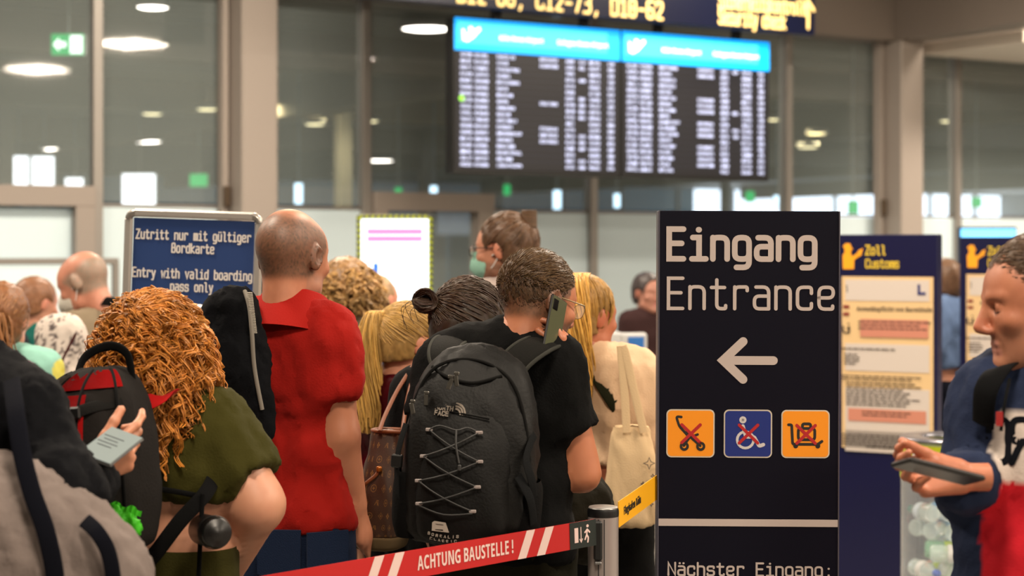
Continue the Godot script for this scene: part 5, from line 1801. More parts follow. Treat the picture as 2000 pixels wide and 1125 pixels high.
func tricolour_man() -> void:
	var navy := Color(.018, .026, .055)
	var white := Color(.60, .52, .47)
	var red := Color(.56, .018, .028)
	var band := func(p: Vector3, _n: Vector3) -> Color:
		# knitted colour blocks: navy yoke and sleeves, white chest band, red below
		if p.x < -.128 + maxf(0.0, p.y - 1.2) * .2 and p.y > .9: return navy
		if p.y > at(0, 797, 3.35).y: return navy
		return white if p.y > at(0, 936, 3.35).y else red
	var o := person({"label": "person in a navy, white and red sweatshirt looking down at a phone", "d": 3.4, "hip": 2040.0, "neck": [2042, 722], "yaw": -142.0, "cell": .015, "skin": Color(0.377, 0.140, 0.076),
		"j": {"shR": [1942, 785, -.04], "elR": [1904, 958, -.07], "wrR": [1880, 932, .14], "shL": [2140, 785, .1]},
		"handR": {"dir": Vector3(-1, .02, .15), "back": Vector3(-.1, -.55, -.80), "thumb_x": -1.0, "pose": [[28, 5, 20, 15, 30], [5, 30, 45, 30], [0, 34, 48, 30], [-3, 38, 50, 30], [-6, 42, 50, 30]]},
		"head": {"p": [2033, 590], "yaw": -90.0, "pitch": -7.0, "s": 1.04, "cell": .0042, "stubble": Color(.22, .13, .09, .35), "shave": Color(.10, .06, .04, .9), "bald": .30},
		"shirt": {"color": Color.WHITE, "paint": band, "sleeve": 1.88, "hem": .80, "grow": .016, "loose": .003, "fold": .016, "dense": 7.0, "cell": .012, "collar": .045, "called": "sweatshirt"},
		"legs": {"color": Color(.04, .05, .08)}})
	var hx: Transform3D = o.get_meta("hx")
	put(hair_cap(hx, .008, .090, -.03, Color(.075, .045, .03), .5, .006, true), "hair_base", hair_mat(.5), o)
	var t := MB.new()
	tufts(t, hx, 4200, Vector3(0, .35, -1.0), .026, .007, .02, -.088, Color(.085, .052, .034), .0011)
	put(t, "hair", hair_mat(.4), o)
	# brows, lash line
	var b := MB.new()
	for e in [-1.0, 1.0]:
		for k in 40:
			var w := rng.randf()
			var p := Vector3(e * lerpf(.014, .050, w), .020 + sin(w * 2.6) * .006 + rng.randf_range(-.002, .002), lerpf(-.103, -.083, w))
			b.tube(PackedVector3Array([hx * p, hx * (p + Vector3(e * .006, .001, .002))]), .0007, 3, Color(.07, .045, .03), false)
		b.tube(PackedVector3Array([hx * Vector3(e * .018, -.004, -.0905), hx * Vector3(e * .031, -.0085, -.0935), hx * Vector3(e * .044, -.005, -.086)]), .0011, 4, Color(.06, .03, .025), false)
	put(b, "eyebrows", hair_mat(.6), o)
	# chest lettering on the white band: a mirrored O, R and I as on the photographed front
	var flat := MB.new()
	var x := 1934.0
	for ch in ["O", "R", "I"]:
		var paths := []
		for q in glyph(ch):
			var w := PackedVector2Array()
			for e in q:
				var nx := Vector2(x + (.5 - e.x) * 78.0, 903.0 - e.y * 84.0)
				if w.size():
					var from := w[-1]
					var cut := int(from.distance_to(nx) / 5.0)
					for t3 in cut: w.append(from.lerp(nx, (t3 + 1.0) / (cut + 1.0)))
				w.append(nx)
			paths.append(w)
		strokes(flat, paths, 13.0, Transform3D())
		x += 46.0
	for k in flat.v.size():
		var h2 := on_cloth(o, flat.v[k].x, flat.v[k].y, 3.4, .016, 7.0)
		flat.v[k] = h2[0] + h2[1] * .0035
		flat.n[k] = h2[1]
	for k in range(0, flat.i.size(), 3):
		if (flat.v[flat.i[k + 2]] - flat.v[flat.i[k]]).cross(flat.v[flat.i[k + 1]] - flat.v[flat.i[k]]).dot(flat.n[flat.i[k]]) < 0.0:
			var sw := flat.i[k + 1]
			flat.i[k + 1] = flat.i[k + 2]; flat.i[k + 2] = sw
	put(flat, "chest_lettering", cloth(Color(.045, .055, .085), 90, .03), o)
	# rucksack strap over the near shoulder, hood cord
	var blk := cloth(Color(.016, .019, .026), 100, .05)
	var P := func(px: float, py: float, dz := 0.0) -> Vector3: return rel(o, px, py, 3.4 - dz)
	strap(o, [P.call(1990, 712, -.02), P.call(1952, 722, .06), P.call(1925, 765, .085), P.call(1920, 830, .06)], .026, blk, "rucksack_strap", Vector3(-.7, .4, .7))
	strap(o, [P.call(1972, 740, .12), P.call(1962, 790, .145), P.call(1955, 842, .15)], .003, blk, "hood_cord", Vector3(0, 0, 1), .8)
	put(boxes([[P.call(1952, 818, .155), Vector3(.012, .026, .003)]]), "red_tab", mat(Color(.55, .05, .05), .6), o)
	var p := thing("black_phone", "black smartphone held flat in front of the tricolour sweatshirt", "phone", Transform3D(Basis(Vector3(.93, -.25, -.22).normalized(), Vector3(.16, .93, -.30).normalized(), Vector3(.25, .2, .95).normalized()).orthonormalized(), at(1832, 921, 3.13)))
	put(boxes([[Vector3.ZERO, Vector3(.150, .009, .072)]], .0035), "body", mat(Color(.012, .012, .014), .35), p)
	put(boxes([[Vector3(0, .0048, 0), Vector3(.142, .001, .066)]]), "screen", mat(Color(.02, .02, .025), .08), p)

func ponytail_people() -> void:
	# girl in crimson with a blond ponytail
	var blond := Color(.50, .30, .085)
	var o := person({"label": "person with a long blond ponytail and a crimson satin top", "d": 5.45, "hip": 788.0, "neck": [778, 738], "yaw": 38.0, "w": .84, "cell": .018, "skin": Color(0.466, 0.213, 0.134),
		"head": {"p": [802, 672], "yaw": 58.0, "pitch": -8.0, "s": .97, "cell": .007},
		"shirt": {"mat": satin(Color(.22, .008, .04)), "sleeve": 1.9, "hem": .80, "grow": .016, "fold": .014, "dense": 9.0, "collar": -.005, "called": "jacket"},
		"legs": {"color": Color(.02, .02, .03)}})
	var hx: Transform3D = o.get_meta("hx")
	var tie := Vector3(-.025, .075, .108)
	put(hair_cap(hx, .008, .085, -.055, Color(.24, .14, .045), .5, .008), "hair_base", hair_mat(), o)
	var c := MB.new()
	drawn_back(c, hx, 1100, tie, -.045, Color(.40, .24, .075), .0014, .006)
	var tp := hx * tie
	bunch(c, [tp, tp + Vector3(-.012, .012, .02), tp + Vector3(-.028, -.05, .035), tp + Vector3(-.032, -.16, .035), tp + Vector3(-.022, -.27, .03), tp + Vector3(-.03, -.35, .03)], 420, [.010, .022, .034, .040, .042, .025], .007, blond, .0016)
	put(c, "ponytail", hair_mat(.38), o)
	var band := MB.new()
	band.lathe(tp, [Vector2(.014, -.006), Vector2(.018, 0), Vector2(.014, .006)], 16, Color.WHITE, Basis(Vector3.BACK, .7))
	put(band, "hair_tie", cloth(Color(.35, .04, .03), 90, .05), o)
	# woman with the dark bun
	var dark := Color(.028, .017, .012)
	o = person({"label": "person with dark hair in a loose bun, head bent, behind the black backpack", "d": 4.85, "hip": 905.0, "neck": [900, 735], "yaw": 25.0, "w": .9, "cell": .018, "skin": Color(0.437, 0.202, 0.129),
		"head": {"p": [918, 645], "yaw": 38.0, "pitch": -20.0, "s": 1.0, "cell": .008},
		"shirt": {"color": Color(.015, .015, .018), "sleeve": 1.9, "hem": .82, "grow": .016, "called": "top"}})
	hx = o.get_meta("hx")
	put(hair_cap(hx, .014, .085, -.075, dark, .5, .008), "hair_base", hair_mat(), o)
	c = MB.new()
	tie = Vector3(-.045, .045, .115)
	drawn_back(c, hx, 1300, tie, -.06, Color(.050, .030, .020), .0015, .016)
	tp = hx * tie + Vector3(-.025, 0, .02)
	for k in 260:
		var a := rng.randf() * TAU
		var b := rng.randf() * TAU
		var rr := rng.randf_range(.018, .036)
		var q := PackedVector3Array()
		for s in 10:
			var e := a + s * .42
			q.append(tp + Vector3(cos(e) * rr, sin(e) * rr * cos(b * .3), sin(e + b) * rr * .7))
		c.tube(q, .0016, 4, shade_of(Color(.040, .024, .017), .5), false)
	for k in 5:
		var a := tp + Vector3(rng.randf_range(-.04, .0), rng.randf_range(-.02, .02), .01)
		c.tube(curve([a, a + Vector3(-.03, -.02, .01), a + Vector3(-.03 + rng.randf() * .02, -.05 - rng.randf() * .03, .01)], 5), .0009, 3, dark, false)
	put(c, "bun", hair_mat(.35), o)
	# woman in cream with the wavy ponytail
	o = person({"label": "person in a cream shirt with a wavy golden ponytail and a cloth bag", "d": 5.6, "hip": 1185.0, "neck": [1156, 694], "yaw": 38.0, "w": .92, "cell": .018, "skin": Color(0.353, 0.114, 0.057),
		"j": {"shR": [1248, 728, .04], "elR": [1292, 860, .06], "wrR": [1300, 960, -.1]},
		"head": {"p": [1143, 620], "yaw": 48.0, "pitch": -3.0, "s": 1.0, "cell": .007},
		"shirt": {"color": Color(.78, .66, .54), "sleeve": 1.8, "hem": at(0, 903, 5.6).y, "grow": .020, "loose": .02, "fold": .014, "dense": 9.0, "collar": .045},
		"legs": {"color": Color(.014, .013, .013)}})
	hx = o.get_meta("hx")
	put(hair_cap(hx, .008, .085, -.06, Color(.22, .12, .035), .5, .008), "hair_base", hair_mat(), o)
	c = MB.new()
	tie = Vector3(0, .116, .025)
	drawn_back(c, hx, 1100, tie, -.05, Color(.34, .185, .05), .0015, .007)
	tp = hx * tie
	bunch(c, [tp, tp + Vector3(-.012, .018, .04), tp + Vector3(-.03, -.03, .095), tp + Vector3(-.03, -.15, .115), tp + Vector3(-.018, -.27, .11), tp + Vector3(-.005, -.40, .10)], 560, [.012, .030, .044, .050, .048, .03], .012, Color(.56, .31, .07), .0018)
	put(c, "ponytail", hair_mat(.38), o)
	var P := func(px: float, py: float, dz := 0.0) -> Vector3: return rel(o, px, py, 5.6 - dz)
	strap(o, [P.call(1150, 715, .10), P.call(1185, 770, .15), P.call(1222, 825, .13)], .018, cloth(Color(.10, .105, .045), 100, .06), "green_strap", Vector3(0, 0, 1))

func satin(col: Color) -> StandardMaterial3D:
	var m := cloth(col, 60, .02)
	m.roughness = .38
	return m

func simple_hair(o: Node3D, col: Color, thick := .014, line := .075, nape := -.05, cell := .011) -> void:
	put(hair_cap(o.get_meta("hx"), thick, line, nape, col, .5, cell), "hair", hair_mat(.45), o)

func far_people() -> void:
	var C := .024
	var HC := .0095
	# man with a mask and his hair tied up
	var o := person({"label": "person with brown hair in a top knot, glasses and a pale green face mask", "d": 6.7, "hip": 1000.0, "neck": [998, 556], "yaw": -50.0, "cell": C, "skin": Color(0.437, 0.196, 0.124),
		"head": {"p": [985, 489], "yaw": -68.0, "pitch": 0.0, "s": 1.05, "cell": .0075, "stubble": Color(.10, .05, .03, .9)}, "shirt": {"color": Color(.55, .50, .48), "sleeve": .6, "hem": .85, "collar": .02}, "legs": {"color": Color(.05, .05, .07)}})
	simple_hair(o, Color(.085, .045, .025), .014, .085, -.05, .009)
	var hx: Transform3D = o.get_meta("hx")
	var c := MB.new()
	drawn_back(c, hx, 500, Vector3(0, .10, .085), -.04, Color(.095, .05, .028), .0022, .010)
	for k in 150:
		var a := rng.randf() * TAU
		var b := rng.randf() * TAU
		var q := PackedVector3Array()
		for s in 8: q.append(hx * (Vector3(0, .108, .095) + Vector3(cos(a + s * .5) * .026, sin(b) * .026 + s * .001, sin(a + s * .5) * .026)))
		c.tube(q, .0025, 4, shade_of(Color(.10, .055, .03), .4), false)
	put(c, "top_knot", hair_mat(), o)
	face_mask(o, hx, Color(.50, .66, .60))
	eyeglasses(o, hx, Color(.06, .05, .06))
	# curly fair hair, pale blue shirt
	o = person({"label": "person with a ball of fair curly hair and a pale blue shirt", "d": 7.0, "hip": 698.0, "neck": [692, 642], "yaw": 30.0, "cell": C, "skin": Color(0.437, 0.202, 0.134),
		"head": {"p": [680, 577], "yaw": 30.0, "s": .95, "cell": HC}, "shirt": {"color": Color(.30, .40, .58), "sleeve": 1.9, "hem": .85, "collar": .04}, "legs": {"color": Color(.10, .13, .2)}})
	simple_hair(o, Color(.22, .12, .05), .035, .06, -.10)
	c = MB.new()
	ringlets(c, o.get_meta("hx"), 900, -.10, -.07, [.03, .11], .010, Color(.36, .21, .085), .0028, .045)
	put(c, "curls", hair_mat(), o)
	strap(o, [rel(o, 672, 620, 6.93), rel(o, 700, 628, 6.86), rel(o, 722, 655, 6.85), rel(o, 730, 690, 6.88)], .022, cloth(Color(.33, .28, .22), 90, .05), "bag_strap", Vector3(0, .5, 1))
	# small fair head next to it
	o = person({"label": "person with cropped fair hair beside the white information screen", "d": 7.5, "hip": 748.0, "neck": [745, 642], "yaw": 50.0, "w": .8, "cell": C, "skin": Color(0.466, 0.213, 0.134),
		"head": {"p": [738, 589], "yaw": 35.0, "s": .9, "cell": HC}, "shirt": {"color": Color(.5, .45, .42), "sleeve": .6, "hem": .75}, "legs": {"color": Color(.1, .12, .18)}})
	simple_hair(o, Color(.30, .19, .10), .005, .075, -.03)
	# elderly man in a mask
	o = person({"label": "person with a bald crown and white mask in a beige jumper", "d": 7.6, "hip": 205.0, "neck": [196, 618], "yaw": -58.0, "w": 1.08, "cell": C, "skin": Color(0.466, 0.196, 0.129),
		"j": {"shR": [190, 640, -.12], "elR": [160, 720, -.15], "wrR": [108, 738, .1]},
		"head": {"p": [164, 553], "yaw": -72.0, "pitch": -24.0, "s": 1.08, "cell": .0075, "shave": Color(.20, .165, .125, .95), "bald": .062}, "shirt": {"color": Color(.46, .41, .34), "sleeve": 1.9, "hem": .85, "grow": .02, "called": "jumper"}, "legs": {"color": Color(.10, .10, .11)}})
	face_mask(o, o.get_meta("hx"), Color(.72, .70, .66), true)
	strap(o, [rel(o, 180, 596, 7.62), rel(o, 205, 588, 7.52), rel(o, 230, 598, 7.46), rel(o, 242, 640, 7.44)], .024, cloth(Color(.02, .02, .022), 90, .05), "rucksack_strap", Vector3(0, .6, 1))
	# boy in teal
	o = person({"label": "person with short reddish hair in a teal top", "d": 8.5, "hip": 68.0, "neck": [66, 642], "yaw": 30.0, "w": .9, "cell": C, "skin": Color(0.451, 0.202, 0.134),
		"head": {"p": [71, 594], "yaw": 42.0, "pitch": -6.0, "s": .98, "cell": HC}, "shirt": {"color": Color(.13, .40, .37), "sleeve": .6, "hem": .8, "collar": .05}})
	simple_hair(o, Color(.20, .09, .045), .012, .08, -.055)
	strap(o, [rel(o, 38, 648, 8.4), rel(o, 48, 668, 8.32), rel(o, 55, 720, 8.32)], .022, cloth(Color(.16, .17, .19), 90, .05), "rucksack_strap", Vector3(0, 0, 1))
	# woman with long auburn hair, mint flowered top
	var flower := func(p: Vector3, _n: Vector3) -> Color:
		var q := Vector2(fposmod(p.x * 7.0 + floor(p.y * 7.0) * .37, 1.0) - .5, fposmod(p.y * 7.0, 1.0) - .5).length()
		var k := int(absf(floor(p.x * 7.0) + floor(p.y * 7.0) * 3.0)) % 3
		if q < .12: return [Color(.10, .16, .30), Color(.50, .40, .05), Color(.45, .42, .08)][k]
		if q < .30: return [Color(.55, .20, .36), Color(.52, .48, .10), Color(.16, .40, .36)][k]
		return Color(.20, .40, .34)
	o = person({"label": "person with long auburn hair in a mint top printed with flowers", "d": 6.5, "hip": 14.0, "neck": [10, 690], "yaw": 5.0, "cell": .02, "skin": Color(0.451, 0.207, 0.139),
		"head": {"p": [6, 625], "yaw": 8.0, "s": 1.0, "cell": HC}, "shirt": {"color": Color.WHITE, "paint": flower, "cell": .012, "sleeve": .7, "hem": .8, "called": "top"}})
	simple_hair(o, Color(.16, .065, .025), .018, .07, -.09)
	c = MB.new()
	var hp: Transform3D = o.get_meta("hx")
	drawn_back(c, hp, 500, Vector3(0, -.05, .12), -.06, Color(.20, .085, .03), .003, .012)
	bunch(c, [hp * Vector3(0, .03, .10), hp * Vector3(.0, -.07, .125), hp * Vector3(0.01, -.16, .13), hp * Vector3(.01, -.235, .13)], 260, [.06, .085, .095, .09], .008, Color(.20, .085, .03), .003)
	put(c, "long_hair", hair_mat(), o)
	# man in a pale blue shirt by the customs totem
	o = person({"label": "person in a pale blue shirt behind the yellow lane belt", "d": 10.0, "hip": 1858.0, "neck": [1850, 590], "yaw": -42.0, "w": 1.05, "cell": C, "skin": Color(0.437, 0.190, 0.119),
		"j": {"shR": [1888, 610, .0], "elR": [1912, 668, .1], "wrR": [1882, 718, .1]},
		"head": {"p": [1838, 553], "yaw": -55.0, "s": 1.05, "cell": HC}, "shirt": {"color": Color(.36, .44, .58), "sleeve": .9, "hem": at(0, 716, 10.0).y, "grow": .03, "fold": .016}, "legs": {"color": Color(.025, .035, .08)}})
	simple_hair(o, Color(.13, .07, .04), .012, .08, -.06)
	face_mask(o, o.get_meta("hx"), Color(.7, .78, .82))
	strap(o, [rel(o, 1824, 590, 9.9), rel(o, 1824, 640, 9.8), rel(o, 1822, 740, 9.8)], .025, cloth(Color(.03, .03, .035), 90, .05), "rucksack_strap", Vector3(0, 0, 1))
	# others, partly hidden
	o = person({"label": "person with a tan hat and dark top beyond the pale blue shirt", "d": 11.2, "hip": 1895.0, "neck": [1893, 636], "yaw": 10.0, "cell": C, "skin": Color(0.423, 0.190, 0.119),
		"head": {"p": [1891, 596], "yaw": 20.0, "cell": HC}, "shirt": {"color": Color(.03, .03, .035), "sleeve": 1.8, "hem": .8}})
	simple_hair(o, Color(.48, .30, .15), .022, .06, -.08)
	o = person({"label": "person in a white T-shirt and tan cap between the two totems", "d": 9.6, "hip": 1664.0, "neck": [1662, 608], "yaw": 20.0, "cell": C, "skin": Color(0.409, 0.179, 0.114),
		"head": {"p": [1656, 556], "yaw": 30.0, "s": 1.05, "cell": HC}, "shirt": {"color": Color(.62, .58, .53), "sleeve": .6, "hem": .82}})
	simple_hair(o, Color(.48, .36, .20), .015, .085, .0)
	o = person({"label": "person with dark hair standing behind the red polo shirt", "d": 6.2, "hip": 505.0, "neck": [510, 598], "yaw": 0.0, "cell": C, "skin": Color(0.388, 0.168, 0.109),
		"head": {"p": [518, 536], "yaw": 10.0, "cell": HC}, "shirt": {"color": Color(.05, .05, .06), "sleeve": 1.8, "hem": .8}})
	simple_hair(o, Color(.03, .02, .018), .015, .075, -.06)
	o = person({"label": "person in grey and dark red far off beside the entrance totem", "d": 11.5, "hip": 1268.0, "neck": [1266, 612], "yaw": 160.0, "cell": C, "skin": Color(0.353, 0.157, 0.109),
		"head": {"p": [1266, 573], "yaw": 150.0, "cell": HC}, "shirt": {"color": Color(.20, .13, .13), "sleeve": 1.8, "hem": .8}})
	simple_hair(o, Color(.04, .03, .03), .015, .075, -.06)

# ---------------------------------------------------------------- bags
# part of a loft's skin, lifted off by "lift": sides a0..a1 (turns), sections k0..k1
func patch(secs: Array, a0: float, a1: float, k0: int, k1: int, lift: float, cols := 14) -> MB:
	var mb := MB.new()
	var w := cols + 1
	for k in range(k0, k1 + 1):
		var e: float = 2.0 / secs[k][3]
		for s in w:
			var an := TAU * lerpf(a0, a1, float(s) / cols)
			var x: float = signf(cos(an)) * pow(absf(cos(an)), e) * (secs[k][1] + lift)
			var z: float = signf(sin(an)) * pow(absf(sin(an)), e) * (secs[k][2] + lift)
			mb.p(secs[k][0] + Vector3(x, 0, z), Vector3(x / secs[k][1], .05, z / secs[k][2]).normalized(), Color.WHITE, Vector2(float(s) / cols, float(k - k0) / maxf(1, k1 - k0)))
	for k in k1 - k0:
		for s in cols:
			var a := k * w + s
			mb.tri(a, a + 1, a + w + 1); mb.tri(a, a + w + 1, a + w)
	return mb

func profile(rows: Array, power := 2.8, steps := 4) -> Array:
	# rows of [y, half width, half depth, centre z]; smoothed into loft sections
	var out := []
	for k in rows.size() - 1:
		for s in steps:
			var t := float(s) / steps
			var a: Array = rows[maxi(k - 1, 0)]
			var b: Array = rows[k]
			var c: Array = rows[k + 1]
			var d: Array = rows[mini(k + 2, rows.size() - 1)]
			var q := []
			for j in 4: q.append(cubic_interpolate(b[j], c[j], a[j], d[j], t))
			out.append([Vector3(0, q[0], q[3]), maxf(q[1], .003), maxf(q[2], .003), power])
	var e: Array = rows[-1]
	out.append([Vector3(0, e[0], e[3]), e[1], e[2], power])
	return out

func build_bags() -> void:
	black_backpack()
	red_backpack()
	monogram_bag()
	cloth_bag()
	holdall()
	var olive := thing("olive_duffel", "grey olive duffel bag behind the black backpack wearer's elbow", "bag", Transform3D(Basis(), at(1095, 1000, 4.62)))
	var fd := Field.new(Vector3(-.24, -.22, -.16), Vector3(.20, .20, .16), .012)
	fd.capsule(Vector3(-.12, .0, 0), Vector3(.03, -.01, 0), .115, .105, .05)
	fd.capsule(Vector3(.03, .0, 0), Vector3(.06, -.05, 0), .09, .06, .06)
	var mb := MB.new()
	fd.nets(mb)
	folds(mb, .014, 8.0)
	put(mb, "body", cloth(Color(.115, .105, .075), 80, .06), olive)
	var seam := MB.new()
	var ring := PackedVector3Array()
	for k in 25: ring.append(Vector3(-.005 + cos(TAU * k / 24) * .012, sin(TAU * k / 24) * .114 - .008, cos(TAU * k / 24 + 1.57) * .112))
	seam.tube(ring, .003, 5)
	put(seam, "seam", cloth(Color(.05, .045, .03), 80, .03), olive)
	# printed cloth bag against the beige jumper
	var pb := thing("printed_bag", "white cloth bag with a scrawled black print by the beige jumper", "bag", Transform3D(Basis(), at(118, 690, 7.0)))
	var f2 := Field.new(Vector3(-.16, -.20, -.12), Vector3(.16, .20, .12), .010)
	f2.capsule(Vector3(-.01, .07, 0), Vector3(-.01, -.10, 0), .085, .10, .05, .7)
	f2.capsule(Vector3(.04, .08, 0), Vector3(.04, -.10, 0), .06, .06, .05, .7)
	var scrawl := func(p: Vector3, _n: Vector3) -> Color:
		var q := absf(noise.get_noise_3d(p.x * 32.0, p.y * 26.0, p.z * 10.0))
		var e := noise.get_noise_3d(p.x * 9.0 + 7.0, p.y * 9.0, 0)
		return Color(.10, .08, .08) if q < .10 and e > -.15 else Color(.56, .49, .44)
	var m2 := MB.new()
	f2.nets(m2, Transform3D(), scrawl)
	folds(m2, .010, 9.0)
	put(m2, "body", cloth(Color.WHITE, 80, .05, true), pb)
	var cord := MB.new()
	cord.tube(curve([Vector3(.075, .08, .06), Vector3(.03, -.02, .085), Vector3(-.01, -.12, .08)], 6), .005, 6)
	put(cord, "red_cord", cloth(Color(.22, .03, .035), 90, .04), pb)

func black_backpack() -> void:
	var k := 4.08 / F
	var black := cloth(Color(.024, .023, .022), 70, .07)
	black.roughness = .6; black.metallic_specular = .34
	var base := at(906, 1064, 4.10)
	var o := thing("black_backpack", "black backpack with grey bungee lacing worn on the black T-shirt", "backpack", Transform3D(Basis(Vector3.UP, -.10) * Basis(Vector3.BACK, -.075), base))
	var rows := [[.0, .085, .055, -.01], [.015, .118, .075, 0], [.06, .142, .092, 0], [.14, .150, .100, 0], [.24, .148, .098, -.005], [.33, .138, .085, -.015], [.40, .112, .062, -.03], [.438, .075, .04, -.045], [.452, .03, .02, -.05]]
	var secs := profile(rows, 2.7)
	var mb := MB.new()
	mb.loft(secs, 40)
	folds(mb, .010, 14.0)
	put(mb, "main_compartment", black, o)
	# front pocket, proud of the main body
	var pr := [[.012, .070, .04, .045], [.03, .100, .055, .05], [.10, .112, .064, .052], [.20, .110, .062, .048], [.275, .100, .052, .04], [.325, .078, .04, .028], [.345, .05, .025, .015]]
	var ps := profile(pr, 2.6)
	mb = MB.new()
	mb.loft(ps, 36)
	folds(mb, .005, 15.0)
	var fm := cloth(Color(.020, .019, .0185), 70, .06)
	fm.roughness = .6; fm.metallic_specular = .34
	var fp := put(mb, "front_pocket", fm, o)
	# where the front of the pocket lies
	var zf := func(x: float, y: float) -> float:
		var best := .11
		for s in ps.size() - 1:
			if y >= ps[s][0].y and y <= ps[s + 1][0].y:
				var u: float = clampf(absf(x) / ps[s][1], 0.0, .98)
				best = ps[s][0].z + ps[s][2] * pow(1.0 - pow(u, 2.6), 1.0 / 2.6)
		return best + .004
	var X := func(px: float, py: float) -> float: return ((px - 906.0) - (1064.0 - py) * .075) * k
	var Y := func(py: float) -> float: return (1064.0 - py) * k
	var onto := func(px: float, py: float, up := 0.0) -> Vector3:
		var x: float = X.call(px, py)
		var y: float = Y.call(py)
		return Vector3(x, y, zf.call(x, y) + up)
	# lid seam, zips
	var pipe := cloth(Color(.045, .044, .042), 70, .04)
	for q in [[[802, 850], [815, 780], [850, 722], [905, 700], [965, 708], [1010, 745], [1035, 830], [1040, 930]], [[845, 720], [880, 735], [930, 742], [985, 725]]]:
		var pts := []
		for e in q:
			var x: float = X.call(e[0], e[1])
			var y: float = Y.call(e[1])
			var z := .06
			for s in secs.size() - 1:
				if y >= secs[s][0].y and y <= secs[s + 1][0].y:
					var u: float = clampf(absf(x) / secs[s][1], 0.0, .97)
					z = secs[s][0].z + secs[s][2] * pow(1.0 - pow(u, 2.7), 1.0 / 2.7)
			pts.append(Vector3(x, y, z + .002))
		mb = MB.new()
		mb.tube(curve(pts, 6), .0042, 6)
		put(mb, "seam_piping", pipe, o)
	mb = MB.new()
	mb.tube(curve([onto.call(832, 812), onto.call(838, 800), onto.call(905, 800), onto.call(965, 806)], 6), .0022, 5)
	put(mb, "pocket_zip", pipe, o)
	var metal := mat(Color(.40, .39, .37), .3, .8)
	for q in [[905, 735, .075, .2], [838, 782, .02, .05], [812, 800, -.02, .3], [893, 742, .075, -.3]]:
		mb = MB.new()
		var c: Vector3 = onto.call(q[0], q[1], .012)
		c.z = maxf(c.z, q[2])
		mb.box(c, Vector3(.010, .026, .004), .0015, Basis(Vector3.BACK, q[3]))
		mb.box(c + Vector3(0, .016, 0), Vector3(.012, .008, .006), .002)
		put(mb, "zip_pull", metal, o)
	# bungee lacing through loops
	var grey := mat(Color(.16, .16, .16), .6)
	var tabs := [[848, 836, 947, 832], [838, 887, 949, 886], [828, 935, 945, 934], [830, 978, 936, 981]]
	var loops := mat(Color(.52, .48, .47), .6)
	for t in tabs:
		for s in [0, 2]:
			mb = MB.new()
			mb.box(onto.call(t[s], t[s + 1], .004), Vector3(.016, .0075, .006), .0015, Basis(Vector3.BACK, .1))
			put(mb, "cord_loop", loops, fp)
	var lace := []
	for n in 3:
		lace.append([[tabs[n][0], tabs[n][1]], [tabs[n + 1][2], tabs[n + 1][3]]])
		lace.append([[tabs[n][2], tabs[n][3]], [tabs[n + 1][0], tabs[n + 1][1]]])
	lace.append([[tabs[0][0], tabs[0][1]], [870, 826], [903, 831], [925, 825], [tabs[0][2], tabs[0][3]]])
	lace.append([[tabs[3][0], tabs[3][1] + 4], [880, 992], [tabs[3][2], tabs[3][3] + 4]])
	for l in lace:
		var pts := []
		if l.size() == 2:
			for s in 5:
				var w := s / 4.0
				pts.append(onto.call(lerpf(l[0][0], l[1][0], w), lerpf(l[0][1], l[1][1], w) + sin(w * PI) * 3.0, .005))
		else:
			for e in l: pts.append(onto.call(e[0], e[1], .005))
		mb = MB.new()
		mb.tube(curve(pts, 4), .0019, 6)
		put(mb, "bungee_cord", grey, fp)
	mb = MB.new()
	mb.tube(curve([onto.call(903, 831, .006), onto.call(904, 860, .008), onto.call(910, 892, .008)], 4), .0025, 6)
	mb.box(onto.call(911, 900, .008), Vector3(.008, .014, .006), .002)
	put(mb, "cord_pull", grey, fp)
	# prints
	var pale := mat(Color(.56, .52, .48), .6)
	var lay := func(flat: MB, px: float, py: float) -> MB:
		for n in flat.v.size():
			var x: float = X.call(px, py) + flat.v[n].x
			var y: float = Y.call(py) + flat.v[n].y
			flat.v[n] = Vector3(x, y, zf.call(x, y) + .0018)
			flat.n[n] = Vector3(x * 2.0, 0.1, 1).normalized()
		return flat
	var lg := MB.new()
	for q in [["THE", .012], ["NORTH", .0], ["FACE", -.012]]:
		var x := -.030
		for ch in q[0]:
			var paths := []
			var gl: Array = {"T": [rnd([[0, 1], [.5, 1]], 0), rnd([[.25, 1], [.25, 0]], 0)], "H": [rnd([[0, 0], [0, 1]], 0), rnd([[.5, 0], [.5, 1]], 0), rnd([[0, .5], [.5, .5]], 0)], "F": [rnd([[0, 0], [0, 1], [.45, 1]], 0), rnd([[0, .5], [.4, .5]], 0)], "A": [rnd([[0, 0], [.25, 1], [.5, 0]], 0), rnd([[.1, .35], [.4, .35]], 0)]}.get(ch, glyph(ch))
			for g in gl:
				var w := PackedVector2Array()
				for e in g: w.append(Vector2(x + e.x * .0115, q[1] - .004 + e.y * .0085))
				paths.append(w)
			strokes(lg, paths, .0024, Transform3D())
			x += .0088
	var arcs := []
	for r in [.011, .0165, .022]:
		var w := PackedVector2Array()
		for s in 9: w.append(Vector2(.018 + sin(PI / 2 * s / 8.0) * r, -.010 + cos(PI / 2 * s / 8.0) * r))
		arcs.append(w)
	strokes(lg, arcs, .004, Transform3D())
	put(lay.call(lg, 884, 793), "maker_logo", pale, fp)
	var rf := MB.new()
	rf.plate(PackedVector2Array([Vector2(-.017, -.011), Vector2(.023, -.011), Vector2(.014, .011), Vector2(-.012, .012), Vector2(-.017, .008)]), 0, 0)
	put(lay.call(rf, 871, 1017), "reflective_patch", pale, fp)
	var sl := MB.new()
	for yy in [.005, -.007]: sl.box(Vector3(0, yy, .0006), Vector3(.018, .0022, .0004))
	put(lay.call(sl, 871, 1017), "patch_slots", black, fp)
	var nm := MB.new()
